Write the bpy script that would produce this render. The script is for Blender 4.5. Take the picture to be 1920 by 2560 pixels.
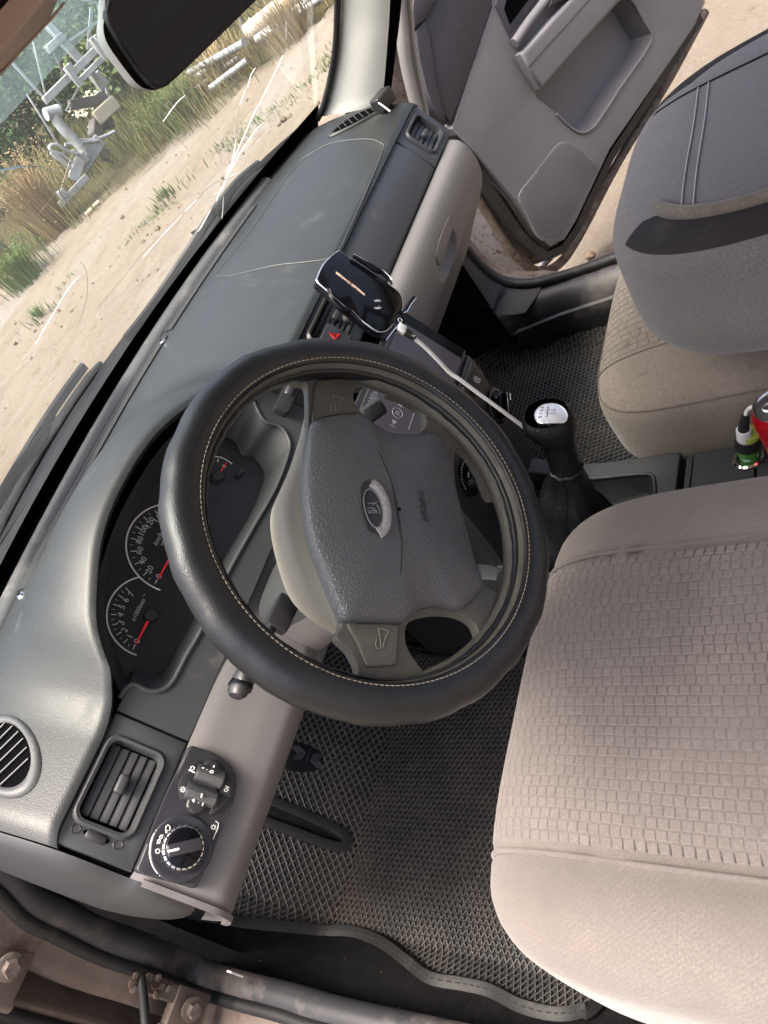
import bpy, bmesh, math, random
import numpy as np
from mathutils import Vector, Matrix, noise
from mathutils.geometry import tessellate_polygon
for o in list(bpy.data.objects):
    bpy.data.objects.remove(o)
SC = bpy.context.scene
COL = SC.collection
random.seed(7)
# ------------------------------------------------------------------ camera, sky, sun, exposure
CR = np.array([[0.2826454, -0.7755245, -0.5645116], [0.8011606, -0.1327721, 0.5835351], [0.5274972, 0.6171979, -0.5837923]])      # rows: camera right, up, forward
CC = np.array([-0.4003227, -0.4871999, 1.3959399])
CF = 2040.580                                      # focal length in photograph pixels (1920 x 2560)
cd = bpy.data.cameras.new("camera")
cam = bpy.data.objects.new("camera", cd)
COL.objects.link(cam)
cam.matrix_world = Matrix([[CR[0][i], CR[1][i], -CR[2][i], CC[i]] for i in range(3)] + [[0, 0, 0, 1]])
cd.sensor_fit = 'VERTICAL'
cd.sensor_height = 36.0
cd.lens = 36.0 * CF / 2560.0
cd.clip_start = 0.02
cd.clip_end = 2000
SC.camera = cam
SUN = Vector((-0.23, 0.12, 0.93)).normalized()
world = bpy.data.worlds.new("World")
SC.world = world
world.use_nodes = True
wn = world.node_tree
bg = wn.nodes["Background"]
sky = wn.nodes.new("ShaderNodeTexSky")
sky.sky_type = 'NISHITA'
sky.sun_disc = False
sky.sun_elevation = math.asin(SUN.z)
sky.sun_rotation = math.atan2(SUN.x, SUN.y)
sky.air_density = 0.75
sky.dust_density = 10.0
sky.ozone_density = 0.4
wn.links.new(sky.outputs[0], bg.inputs[0])
bg.inputs[1].default_value = 0.15
sl = bpy.data.lights.new("sun", 'SUN')
sl.energy = 1.3
sl.angle = math.radians(20)
sl.color = (1.0, 0.94, 0.85)
so = bpy.data.objects.new("sun", sl)
COL.objects.link(so)
so.rotation_euler = SUN.to_track_quat('Z', 'Y').to_euler()
so.location = (3, -6, 9)
SC.view_settings.view_transform = 'Standard'
SC.view_settings.look = 'None'
SC.view_settings.exposure = 1.95
SC.view_settings.gamma = 1.0
SC.cycles.use_denoising = True
SC.cycles.max_bounces = 10
SC.cycles.diffuse_bounces = 6
SC.cycles.transparent_max_bounces = 24
SC.cycles.caustics_reflective = False
SC.cycles.caustics_refractive = False
SC.cycles.sample_clamp_indirect = 8.0
# ------------------------------------------------------------------ pixel-to-place helpers (used to measure the car)
def ray(u, v):
    return CR.T @ np.array([(u - 960) / CF, (1280 - v) / CF, 1.0])
def PL(u, v, p0, n):
    r = ray(u, v); p0 = np.array(p0, float); n = np.array(n, float)
    return CC + r * (((p0 - CC) @ n) / (r @ n))
def PX(u, v, x): return PL(u, v, (x, 0, 0), (1, 0, 0))
def PY(u, v, y): return PL(u, v, (0, y, 0), (0, 1, 0))
def PZ(u, v, z): return PL(u, v, (0, 0, z), (0, 0, 1))
FN = np.array([0, -.891, .4538]); FE = np.array([0, .4538, .891]); FO = np.array([0, .2214, .879])
def PF(u, v, off=0.0): return PL(u, v, FO + FN * off, FN)          # on the dashboard fascia
def fs(u, v, off=0.0):
    p = PF(u, v, off); return p[0], float((p - FO) @ FE)
def FW(x, s, off=0.0): return np.array([x, 0, 0]) + FO + FE * s + FN * off
TW = math.radians(29.0)
WN = np.array([0, -math.cos(TW), math.sin(TW)]); WC = np.array([0, 0, .95])
def PW(u, v, off=0.0): return PL(u, v, WC + WN * off, WN)          # on the steering wheel plane
def zm(x0, y0, k):
    return lambda pts: [(x0 + k * a, y0 + k * b) for a, b in pts]
# ------------------------------------------------------------------ mesh helpers
WO = {}
def A(v): return np.array(v, float)
def nrm(v):
    v = A(v); return v / np.linalg.norm(v)
def thing(name, label, cat, loc, group=None, kind=None):
    o = bpy.data.objects.new(name, None)
    o.empty_display_size = .05
    COL.objects.link(o)
    o.location = loc
    WO[o] = A(loc)
    if label: o["label"] = label
    if cat: o["category"] = cat
    if group: o["group"] = group
    if kind: o["kind"] = kind
    return o
def put(name, me, mat, parent, org, label=None, cat=None, group=None, kind=None):
    o = bpy.data.objects.new(name, me)
    COL.objects.link(o)
    if mat is not None: me.materials.append(mat)
    if parent is not None: o.parent = parent
    else: o.location = org
    WO[o] = A(org)
    if label: o["label"] = label
    if cat: o["category"] = cat
    if group: o["group"] = group
    if kind: o["kind"] = kind
    return o
def finish(me, smooth):
    if smooth:
        me.shade_smooth()
        me.set_sharp_from_angle(angle=math.radians(smooth))
def M(name, verts, faces, mat, parent=None, smooth=40, **kw):
    verts = np.array(verts, float).reshape(-1, 3)
    if parent is not None: org = WO[parent]
    else: org = np.array([verts[:, 0].mean(), verts[:, 1].mean(), verts[:, 2].min()])
    me = bpy.data.meshes.new(name)
    me.from_pydata((verts - org).tolist(), [], [list(f) for f in faces])
    me.update()
    finish(me, smooth)
    return put(name, me, mat, parent, org, **kw)
def MB(name, bm, mat, parent=None, smooth=40, **kw):
    bm.verts.ensure_lookup_table()
    vs = np.array([v.co[:] for v in bm.verts])
    if parent is not None: org = WO[parent]
    else: org = np.array([vs[:, 0].mean(), vs[:, 1].mean(), vs[:, 2].min()])
    for v in bm.verts: v.co -= Vector(org)
    me = bpy.data.meshes.new(name)
    bm.normal_update()
    bm.to_mesh(me); bm.free()
    finish(me, smooth)
    return put(name, me, mat, parent, org, **kw)
def catm(pts, n=6, closed=False):
    P = [A(p) for p in pts]; out = []; m = len(P)
    for i in range(m if closed else m - 1):
        p1, p2 = P[i], P[(i + 1) % m]
        p0 = P[i - 1] if (closed or i > 0) else 2 * p1 - p2
        p3 = P[(i + 2) % m] if (closed or i + 2 < m) else 2 * p2 - p1
        for k in range(n):
            t = k / n
            out.append(.5 * ((2 * p1) + (p2 - p0) * t + (2 * p0 - 5 * p1 + 4 * p2 - p3) * t * t + (3 * p1 - p0 - 3 * p2 + p3) * t ** 3))
    if not closed: out.append(P[-1])
    return out
def interp(x, xs, ys): return float(np.interp(x, xs, ys))
def scurve(xs, ys):
    pts = catm([(a, b, 0) for a, b in zip(xs, ys)], 8)
    X = [p[0] for p in pts]; Y = [p[1] for p in pts]
    return lambda x: float(np.interp(x, X, Y))
def plate_bm(outer, holes, d, bev=0, seg=2, bevholes=True):
    """flat plate: outer loop, hole loops (3D), walls extruded along d, front edges rounded"""
    bm = bmesh.new(); d = Vector(A(d)); n = -d.normalized()
    loops = []; edges = []
    for L in [outer] + list(holes):
        vs = [bm.verts.new(Vector(A(p))) for p in L]
        es = [bm.edges.new((vs[i], vs[(i + 1) % len(vs)])) for i in range(len(vs))]
        loops.append(vs); edges += es
    if len(holes) == 0:
        f = bm.faces.new(loops[0]); bm.normal_update()
        if f.normal.dot(n) < 0: f.normal_flip()
    else:
        bmesh.ops.triangle_fill(bm, use_beauty=True, use_dissolve=False, edges=edges, normal=n)
        bm.normal_update()
        for f in bm.faces:
            if f.normal.dot(n) < 0: f.normal_flip()
    be = []
    for li, vs in enumerate(loops):
        bv = [bm.verts.new(v.co + d) for v in vs]
        m = len(vs)
        for i in range(m):
            a, b = vs[i], vs[(i + 1) % m]
            e = bm.edges.get((a, b))
            if e is None: continue
            if li == 0 or bevholes: be.append(e)
            lf = e.link_faces[0] if e.link_faces else None
            order = (a, b, bv[(i + 1) % m], bv[i])
            if lf:
                lv = list(lf.verts); k = lv.index(a)
                if lv[(k + 1) % len(lv)] == b: order = (b, a, bv[i], bv[(i + 1) % m])
            try: bm.faces.new(order)
            except ValueError: pass
    if bev > 0:
        bmesh.ops.bevel(bm, geom=be, offset=bev, segments=seg, profile=.5, affect='EDGES', clamp_overlap=True)
    return bm
def prism(name, loop, d, mat, parent=None, bev=0, seg=2, holes=(), smooth=40, **kw):
    return MB(name, plate_bm(loop, holes, d, bev, seg), mat, parent, smooth, **kw)
def box_bm(c, ax, bev=0, seg=2):
    bm = bmesh.new(); c = A(c); ax = [A(a) for a in ax]
    vs = {}
    for i in (-1, 1):
        for j in (-1, 1):
            for k in (-1, 1): vs[i, j, k] = bm.verts.new(Vector(c + i * ax[0] + j * ax[1] + k * ax[2]))
    for q in (((-1, -1, -1), (-1, -1, 1), (-1, 1, 1), (-1, 1, -1)), ((1, -1, -1), (1, 1, -1), (1, 1, 1), (1, -1, 1)),
              ((-1, -1, -1), (1, -1, -1), (1, -1, 1), (-1, -1, 1)), ((-1, 1, -1), (-1, 1, 1), (1, 1, 1), (1, 1, -1)),
              ((-1, -1, -1), (-1, 1, -1), (1, 1, -1), (1, -1, -1)), ((-1, -1, 1), (1, -1, 1), (1, 1, 1), (-1, 1, 1))):
        bm.faces.new([vs[t] for t in q])
    bmesh.ops.recalc_face_normals(bm, faces=bm.faces)
    if bev > 0: bmesh.ops.bevel(bm, geom=list(bm.edges), offset=bev, segments=seg, profile=.5, affect='EDGES')
    return bm
def box(name, c, ax, mat, parent=None, bev=0, seg=2, **kw):
    return MB(name, box_bm(c, ax, bev, seg), mat, parent, **kw)
EX, EY, EZ = A((1, 0, 0)), A((0, 1, 0)), A((0, 0, 1))
def frames(path, closed=False, up=None):
    P = [A(p) for p in path]; m = len(P); T = []
    for i in range(m):
        a = P[i - 1] if (closed or i > 0) else P[i]; b = P[(i + 1) % m] if (closed or i < m - 1) else P[i]
        T.append(nrm(b - a))
    if up is None:
        up = EZ if abs(T[0] @ EZ) < .9 else EX
    N = nrm(A(up) - T[0] * (A(up) @ T[0])); out = []
    for i in range(m):
        N = N - T[i] * (N @ T[i]); N = nrm(N)
        out.append((T[i], N, np.cross(T[i], N)))
    return P, out
def sweep_vf(path, prof, closed=False, up=None, cap=True, scale=None, closedprof=True):
    P, fr = frames(path, closed, up); k = len(prof); vs = []; fc = []
    for i, (p, (t, n, b)) in enumerate(zip(P, fr)):
        s = 1 if scale is None else scale[i]
        for a, c in prof: vs.append(p + (n * a + b * c) * s)
    m = len(P)
    for i in range(m if closed else m - 1):
        j = (i + 1) % m
        for q in range(k if closedprof else k - 1):
            r = (q + 1) % k
            fc.append((i * k + q, i * k + r, j * k + r, j * k + q))
    if cap and not closed and closedprof:
        fc.append(tuple(range(k))[::-1]); fc.append(tuple((m - 1) * k + q for q in range(k)))
    return vs, fc
def circ(r, n=10, r2=None):
    r2 = r if r2 is None else r2
    return [(r * math.cos(2 * math.pi * i / n), r2 * math.sin(2 * math.pi * i / n)) for i in range(n)]
def tube(name, path, r, mat, parent=None, n=10, closed=False, scale=None, up=None, smooth=50, r2=None, **kw):
    vs, fc = sweep_vf(path, circ(r, n, r2), closed, up, True, scale)
    return M(name, vs, fc, mat, parent, smooth, **kw)
def sweep(name, path, prof, mat, parent=None, closed=False, up=None, scale=None, smooth=40, closedprof=True, **kw):
    vs, fc = sweep_vf(path, prof, closed, up, True, scale, closedprof)
    return M(name, vs, fc, mat, parent, smooth, **kw)
def join_vf(parts):
    V_, F_ = [], []
    for vs, fc in parts:
        o = len(V_); V_ += [A(v) for v in vs]; F_ += [tuple(i + o for i in f) for f in fc]
    return V_, F_
def grid_vf(f, us, vs, cu=False, cv=False):
    nu, nv = len(us), len(vs); V_ = [f(u, v) for u in us for v in vs]; F_ = []
    for i in range(nu if cu else nu - 1):
        for j in range(nv if cv else nv - 1):
            a = i * nv + j; b = ((i + 1) % nu) * nv + j; c = ((i + 1) % nu) * nv + (j + 1) % nv; d = i * nv + (j + 1) % nv
            F_.append((a, b, c, d))
    return V_, F_
def grid(name, f, us, vs, mat, parent=None, cu=False, cv=False, smooth=40, **kw):
    V_, F_ = grid_vf(f, us, vs, cu, cv)
    return M(name, V_, F_, mat, parent, smooth, **kw)
def lathe_vf(prof, org, axis, n=32, xd=None, sx=1.0, sy=1.0):
    axis = nrm(axis); org = A(org)
    if xd is None: xd = EX if abs(axis @ EX) < .9 else EY
    e1 = nrm(A(xd) - axis * (A(xd) @ axis)); e2 = np.cross(axis, e1); V_ = []; F_ = []; k = len(prof)
    for i in range(n):
        a = 2 * math.pi * i / n
        for r, h in prof: V_.append(org + axis * h + (e1 * math.cos(a) * sx + e2 * math.sin(a) * sy) * r)
    for i in range(n):
        j = (i + 1) % n
        for q in range(k - 1): F_.append((i * k + q, j * k + q, j * k + q + 1, i * k + q + 1))
    if prof[0][0] > 1e-6: F_.append(tuple(i * k for i in range(n))[::-1])
    if prof[-1][0] > 1e-6: F_.append(tuple(i * k + k - 1 for i in range(n)))
    return V_, F_
def lathe(name, prof, org, axis, mat, parent=None, n=32, xd=None, sx=1.0, sy=1.0, smooth=40, **kw):
    V_, F_ = lathe_vf(prof, org, axis, n, xd, sx, sy)
    return M(name, V_, F_, mat, parent, smooth, **kw)
DG = None
def text(name, s, org, xd, yd, size, mat, parent, ext=.0002, center=True, shear=0.0, **kw):
    cu = bpy.data.curves.new("tmp", 'FONT'); cu.body = s; cu.size = size; cu.extrude = ext; cu.shear = shear
    cu.resolution_u = 2
    if center: cu.align_x = 'CENTER'; cu.align_y = 'CENTER'
    to = bpy.data.objects.new("tmp", cu); COL.objects.link(to)
    dg = bpy.context.evaluated_depsgraph_get()
    me = bpy.data.meshes.new_from_object(to.evaluated_get(dg))
    bpy.data.objects.remove(to); bpy.data.curves.remove(cu)
    xd = nrm(xd); yd = nrm(A(yd) - xd * (A(yd) @ xd)); zd = np.cross(xd, yd); org = A(org)
    P = np.array([v.co[:] for v in me.vertices])
    W = org + P[:, :1] * xd + P[:, 1:2] * yd + P[:, 2:] * zd - WO[parent]
    for v, w in zip(me.vertices, W): v.co = w
    me.name = name
    me.materials.clear()
    return put(name, me, mat, parent, WO[parent], **kw)
# ------------------------------------------------------------------ materials
def bsdf(m): return m.node_tree.nodes["Principled BSDF"]
def mat(name, col, rough=.5, spec=.5, metal=0.0, var=.10, vscale=7.0, bumps=(), dust=None, coat=0.0, spots=None, emit=None, sheen=0.0, fine=None):
    m = bpy.data.materials.new(name); m.use_nodes = True
    nt = m.node_tree; N = nt.nodes; L = nt.links; b = bsdf(m)
    b.inputs["Roughness"].default_value = rough; b.inputs["Metallic"].default_value = metal
    b.inputs["Specular IOR Level"].default_value = spec
    if coat: b.inputs["Coat Weight"].default_value = coat; b.inputs["Coat Roughness"].default_value = .15
    if sheen: b.inputs["Sheen Weight"].default_value = sheen
    tc = N.new("ShaderNodeTexCoord")
    def noise_n(scale, detail=5, rg=.6):
        n = N.new("ShaderNodeTexNoise"); n.inputs["Scale"].default_value = scale; n.inputs["Detail"].default_value = detail
        n.inputs["Roughness"].default_value = rg; L.new(tc.outputs["Object"], n.inputs["Vector"]); return n
    def ramp(src, a, b2):
        r = N.new("ShaderNodeMapRange"); r.inputs[1].default_value = a; r.inputs[2].default_value = b2
        r.clamp = True; L.new(src, r.inputs[0]); return r.outputs[0]
    def mix(fac, c1, c2):
        x = N.new("ShaderNodeMix"); x.data_type = 'RGBA'
        if isinstance(fac, float): x.inputs[0].default_value = fac
        else: L.new(fac, x.inputs[0])
        for idx, c in ((6, c1), (7, c2)):
            if isinstance(c, tuple): x.inputs[idx].default_value = (*c[:3], 1)
            else: L.new(c, x.inputs[idx])
        return x.outputs[2]
    n1 = noise_n(vscale)
    c = mix(ramp(n1.outputs[0], .3, .7), tuple(k * (1 - var) for k in col), tuple(min(1, k * (1 + var)) for k in col))
    if dust:
        dc, lo, hi, ds = dust
        n2 = noise_n(ds, 8, .7)
        f = ramp(n2.outputs[0], lo, hi)
        c = mix(f, c, dc)
        rr = N.new("ShaderNodeMapRange"); L.new(f, rr.inputs[0]); rr.inputs[3].default_value = rough; rr.inputs[4].default_value = min(1, rough + .3)
        L.new(rr.outputs[0], b.inputs["Roughness"])
    if spots:
        sc_, sz, slo, shi = spots
        n3 = noise_n(sz, 3, .5)
        c = mix(ramp(n3.outputs[0], slo, shi), c, sc_)
    if fine:
        fsc, fam, rib = fine
        n4 = noise_n(fsc, 2, .5)
        c = mix(ramp(n4.outputs[0], .35, .65), c, tuple(k * (1 - fam) for k in col))
        if rib:
            w = N.new("ShaderNodeTexWave"); w.inputs["Scale"].default_value = rib; w.bands_direction = 'DIAGONAL'; w.inputs["Distortion"].default_value = 1.5; w.inputs["Detail Scale"].default_value = 2.0
            L.new(tc.outputs["Object"], w.inputs["Vector"])
            sc2 = N.new("ShaderNodeMath"); sc2.operation = 'MULTIPLY'; sc2.inputs[1].default_value = .35; L.new(w.outputs[1], sc2.inputs[0])
            c = mix(sc2.outputs[0], c, tuple(k * .72 for k in col))
    L.new(c, b.inputs["Base Color"])
    last = None
    for kind, scale, dist, strength in bumps:
        bp = N.new("ShaderNodeBump"); bp.inputs["Distance"].default_value = dist; bp.inputs["Strength"].default_value = strength
        if kind == 'leather':
            v = N.new("ShaderNodeTexVoronoi"); v.feature = 'DISTANCE_TO_EDGE'; v.inputs["Scale"].default_value = scale
            wv = noise_n(scale * .35, 2); ad = N.new("ShaderNodeMix"); ad.data_type = 'VECTOR'; ad.inputs[0].default_value = .0022 * (150 / scale)
            L.new(tc.outputs["Object"], ad.inputs[4]); L.new(wv.outputs[1], ad.inputs[5])
            L.new(ad.outputs[1], v.inputs["Vector"])
            h = ramp(v.outputs["Distance"], 0.0, .18)
        elif kind == 'weave':
            w1 = N.new("ShaderNodeTexWave"); w1.inputs["Scale"].default_value = scale; w1.bands_direction = 'X'
            w2 = N.new("ShaderNodeTexWave"); w2.inputs["Scale"].default_value = scale; w2.bands_direction = 'Y'
            for w in (w1, w2):
                w.inputs["Distortion"].default_value = .6; L.new(tc.outputs["Object"], w.inputs["Vector"])
            mm = N.new("ShaderNodeMath"); mm.operation = 'MULTIPLY'; L.new(w1.outputs[1], mm.inputs[0]); L.new(w2.outputs[1], mm.inputs[1]); h = mm.outputs[0]
        elif kind == 'vor':
            v = N.new("ShaderNodeTexVoronoi"); v.inputs["Scale"].default_value = scale; L.new(tc.outputs["Object"], v.inputs["Vector"]); h = v.outputs["Distance"]
        else:
            h = noise_n(scale, 4).outputs[0]
        L.new(h, bp.inputs["Height"])
        if last is not None: L.new(last, bp.inputs["Normal"])
        last = bp.outputs[0]
    if last is not None: L.new(last, b.inputs["Normal"])
    if emit:
        b.inputs["Emission Color"].default_value = (*emit[0], 1); b.inputs["Emission Strength"].default_value = emit[1]
    return m
def glassmat(name, col, gloss, dirt, dcol):
    m = bpy.data.materials.new(name); m.use_nodes = True; nt = m.node_tree; N = nt.nodes; L = nt.links
    N.remove(bsdf(m)); out = N["Material Output"]
    t = N.new("ShaderNodeBsdfTransparent"); t.inputs[0].default_value = (*col, 1)
    g = N.new("ShaderNodeBsdfGlossy"); g.inputs["Roughness"].default_value = .02; g.inputs[0].default_value = (.9, .95, 1, 1)
    mx = N.new("ShaderNodeMixShader"); fr = N.new("ShaderNodeFresnel"); fr.inputs[0].default_value = gloss
    L.new(fr.outputs[0], mx.inputs[0]); L.new(t.outputs[0], mx.inputs[1]); L.new(g.outputs[0], mx.inputs[2])
    # dust film on the pane
    d = N.new("ShaderNodeBsdfTranslucent"); d.inputs[0].default_value = (*dcol, 1)
    tc = N.new("ShaderNodeTexCoord"); nz = N.new("ShaderNodeTexNoise"); nz.inputs["Scale"].default_value = 9; nz.inputs["Detail"].default_value = 8; nz.inputs["Roughness"].default_value = .7
    L.new(tc.outputs["Object"], nz.inputs["Vector"])
    r = N.new("ShaderNodeMapRange"); r.inputs[1].default_value = .3; r.inputs[2].default_value = .75; r.inputs[3].default_value = dirt * .5; r.inputs[4].default_value = dirt * 1.6
    L.new(nz.outputs[0], r.inputs[0]); m2 = N.new("ShaderNodeMixShader")
    L.new(r.outputs[0], m2.inputs[0]); L.new(mx.outputs[0], m2.inputs[1]); L.new(d.outputs[0], m2.inputs[2]); L.new(m2.outputs[0], out.inputs[0])
    return m
DUSTC = (.30, .25, .21)
m_dash = mat("dash_leather_vinyl", (.0145, .0170, .0180), .43, .50, var=.10, vscale=9, bumps=(('leather', 420, .0004, .22), ('fine', 30, .002, .10)), dust=((.040, .044, .044), .55, .85, 14), spots=((.10, .10, .095), 240, .735, .77))
m_fascia = mat("dark_grey_fascia_plastic", (.037, .039, .042), .5, .45, var=.07, bumps=(('fine', 900, .0003, .35),), dust=((.14, .13, .125), .62, .9, 11))
m_strip = mat("dark_textured_strip", (.027, .030, .037), .5, .5, bumps=(('fine', 700, .0005, .6),), dust=((.13, .12, .12), .62, .9, 16))
m_lip = mat("grey_dash_lip", (.048, .050, .053), .5, .5, bumps=(('fine', 600, .0004, .4),), dust=((.2, .19, .18), .55, .85, 12))
m_lgrey = mat("light_grey_lower_plastic", (.138, .131, .131), .5, .45, var=.06, bumps=(('fine', 900, .0003, .4),), dust=((.17, .155, .145), .55, .85, 8))
m_black = mat("black_plastic", (.018, .018, .020), .42, .5, var=.1, bumps=(('fine', 800, .0003, .3),), dust=((.06, .055, .05), .62, .9, 20))
m_gloss = mat("gloss_black_glass", (.004, .004, .006), .10, .18, var=.02)
m_switch = mat("switch_panel_plastic", (.020, .020, .025), .42, .5, var=.06, bumps=(('fine', 900, .0002, .3),), dust=((.09, .085, .08), .64, .9, 25))
m_cavity = mat("vent_cavity_black", (.003, .003, .0035), .9, .0)
m_white = mat("white_print", (.75, .75, .74), .5, .3, var=.02)
m_icon = mat("icon_white", (.62, .62, .6), .5, .3, var=.02)
m_red = mat("red_needle", (.55, .02, .02), .4, .4, var=.02, emit=((.6, .02, .03), .08))
m_dial = mat("dial_black", (.013, .015, .019), .35, .5, var=.03)
m_chrome = mat("chrome", (.75, .75, .76), .14, .5, 1.0, var=.03)
m_leather = mat("black_wheel_leather", (.010, .011, .013), .36, .5, var=.15, vscale=20, bumps=(('leather', 420, .0004, .22), ('fine', 60, .002, .2)), dust=((.035, .031, .029), .62, .95, 18))
m_olive = mat("worn_olive_wheel_foam", (.085, .082, .069), .40, .5, var=.18, vscale=30, bumps=(('leather', 500, .0006, .45),), dust=((.10, .095, .08), .58, .85, 25))
m_hub = mat("grey_hub_shell", (.185, .178, .150), .6, .4, var=.08, bumps=(('fine', 700, .0003, .5),))
m_pad = mat("airbag_pad_vinyl", (.072, .073, .082), .42, .55, var=.10, vscale=14, bumps=(('leather', 300, .0007, .6),), dust=((.10, .095, .095), .6, .9, 22))
m_stitch = mat("beige_thread", (.33, .29, .23), .8, .2)
m_seat = mat("driver_seat_velour", (.176, .153, .141), .9, .2, var=.10, vscale=5, bumps=(('weave', 330, .0008, .35), ('fine', 60, .003, .3)), dust=((.118, .102, .093), .45, .72, 9), sheen=.3, fine=(420, .22, 90))
m_seatp = mat("seat_pad_velour", (.186, .161, .148), .9, .2, var=.12, vscale=40, bumps=(('fine', 900, .0006, .5),), dust=((.145, .127, .117), .45, .8, 8), sheen=.3, fine=(500, .22, 0))
m_seatg = mat("seat_groove", (.14, .115, .105), .95, .1, var=.1)
m_pseat = mat("passenger_seat_velour", (.215, .182, .150), .92, .2, var=.14, vscale=8, bumps=(('fine', 500, .001, .5), ('fine', 45, .004, .35)), dust=((.145, .118, .092), .47, .74, 7), sheen=.25, fine=(350, .28, 0), spots=((.085, .065, .05), 28, .66, .76))
m_pback = mat("grey_backrest_cloth", (.190, .175, .170), .9, .2, var=.10, vscale=6, bumps=(('weave', 300, .0008, .3), ('fine', 40, .004, .3)), dust=((.155, .14, .132), .5, .85, 10), spots=((.06, .055, .055), 130, .74, .78), sheen=.25, fine=(380, .24, 110))
m_pband = mat("dark_backrest_band", (.034, .030, .032), .9, .2, var=.10, bumps=(('weave', 350, .0008, .4),), dust=((.10, .09, .08), .55, .9, 14))
m_mat = mat("rubber_mat", (.070, .068, .068), .58, .4, var=.15, vscale=12, dust=((.12, .108, .096), .45, .78, 6), spots=((.13, .112, .098), 4.5, .60, .78))
m_matb = mat("rubber_mat_base", (.019, .019, .019), .8, .3, var=.2, dust=((.055, .049, .042), .45, .8, 6))
m_carpet = mat("black_carpet", (.010, .010, .011), .95, .1, var=.3, vscale=60, bumps=(('fine', 400, .002, .8),), spots=((.30, .27, .22), 160, .74, .77))
m_sill = mat("dark_sill_plastic", (.022, .023, .027), .45, .5, var=.15, dust=((.17, .14, .12), .50, .78, 7))
m_door = mat("door_trim_grey", (.138, .137, .146), .55, .4, var=.05, bumps=(('fine', 900, .0003, .4),), dust=((.165, .152, .145), .55, .85, 5))
m_doord = mat("door_dark_inlay", (.032, .032, .040), .6, .4, var=.08, bumps=(('fine', 600, .0005, .4),), dust=((.12, .11, .105), .6, .9, 9))
m_rust = mat("rusty_painted_metal", (.105, .085, .072), .6, .4, .1, var=.3, vscale=26, bumps=(('fine', 80, .003, .5),), dust=((.055, .028, .017), .48, .66, 38), spots=((.035, .02, .014), 90, .62, .70))
m_hem = mat("painted_hem_metal", (.26, .25, .265), .5, .5, .2, var=.2, vscale=30, dust=((.085, .045, .028), .52, .66, 30), spots=((.04, .022, .015), 80, .62, .70))
m_jamb = mat("dusty_jamb_metal", (.105, .080, .066), .6, .4, .15, var=.22, vscale=16, bumps=(('fine', 90, .002, .4),), dust=((.05, .028, .018), .52, .72, 14))
m_silver = mat("silver_body_paint", (.30, .295, .30), .35, .5, .35, var=.06, dust=((.3, .25, .21), .55, .8, 9))
m_pillar = mat("pale_pillar_trim", (.62, .62, .57), .55, .4, var=.04, bumps=(('fine', 900, .0003, .3),), dust=((.33, .31, .27), .55, .85, 6))
m_rubber = mat("black_rubber_seal", (.010, .010, .011), .55, .4, var=.2, bumps=(('fine', 200, .001, .4),), dust=((.09, .08, .07), .58, .85, 14))
m_cowl = mat("weathered_cowl_plastic", (.009, .010, .011), .5, .12, var=.2, vscale=18, dust=((.018, .019, .020), .5, .8, 9))
m_head = mat("brown_grey_headliner", (.40, .32, .29), .9, .2, var=.05)
m_mirrorbody = mat("grey_mirror_shell", (.24, .225, .215), .7, .4, var=.06, bumps=(('fine', 500, .0006, .6),))
m_mirror = mat("mirror_dark_reflection", (.010, .013, .020), .05, .3, .5, var=.02)  # dark of the reflected cabin is put into the mirror's own colour
m_cable = mat("white_cable", (.72, .71, .72), .45, .4, var=.03)
m_gloss2 = mat("black_knob_leather", (.005, .005, .006), .26, .3, var=.1, bumps=(('leather', 380, .0006, .5),))
m_cap = mat("silver_knob_cap", (.62, .62, .64), .38, .5, .6, var=.05)
m_gaiter = mat("black_gaiter_leather", (.006, .006, .008), .33, .3, var=.1, bumps=(('leather', 300, .0008, .4), ('fine', 25, .008, .5)))
m_console = mat("console_plastic", (.036, .038, .042), .55, .4, var=.08, bumps=(('fine', 800, .0003, .4),), dust=((.10, .095, .09), .58, .88, 16), spots=((.35, .35, .33), 230, .76, .79))
m_redcan = mat("red_can_paint", (.55, .012, .02), .25, .5, .55, var=.06)
m_alu = mat("aluminium", (.72, .72, .72), .28, .5, 1.0, var=.08)
m_green = mat("green_plastic", (.09, .32, .06), .2, .5, var=.1, coat=.4)
m_screen = mat("lcd_screen", (.020, .018, .022), .12, .4, var=.05, emit=((.16, .14, .17), .06))
m_screent = mat("screen_text", (.13, .135, .155), .4, .3, emit=((.5, .5, .6), .03))
m_glass = glassmat("windscreen_glass", (.93, .97, .95), 1.45, .011, (.85, .88, .86))
m_tint = glassmat("tinted_windscreen_band", (.62, .76, .78), 1.5, .05, (.62, .80, .84))
m_slot = mat("defroster_slot_grey", (.030, .032, .034), .85, .2, var=.05)
m_crack = mat("cracked_glass_white", (.85, .86, .86), .3, .5, var=.02)
m_crackd = mat("cracked_glass_dark", (.16, .13, .10), .4, .5, var=.1)
m_steel = mat("galvanised_steel", (.34, .365, .38), .5, .4, .3, var=.25, vscale=4, dust=((.20, .18, .16), .5, .8, 5))
m_steeld = mat("dark_steel", (.10, .095, .09), .6, .4, .3, var=.2, vscale=5)
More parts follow.
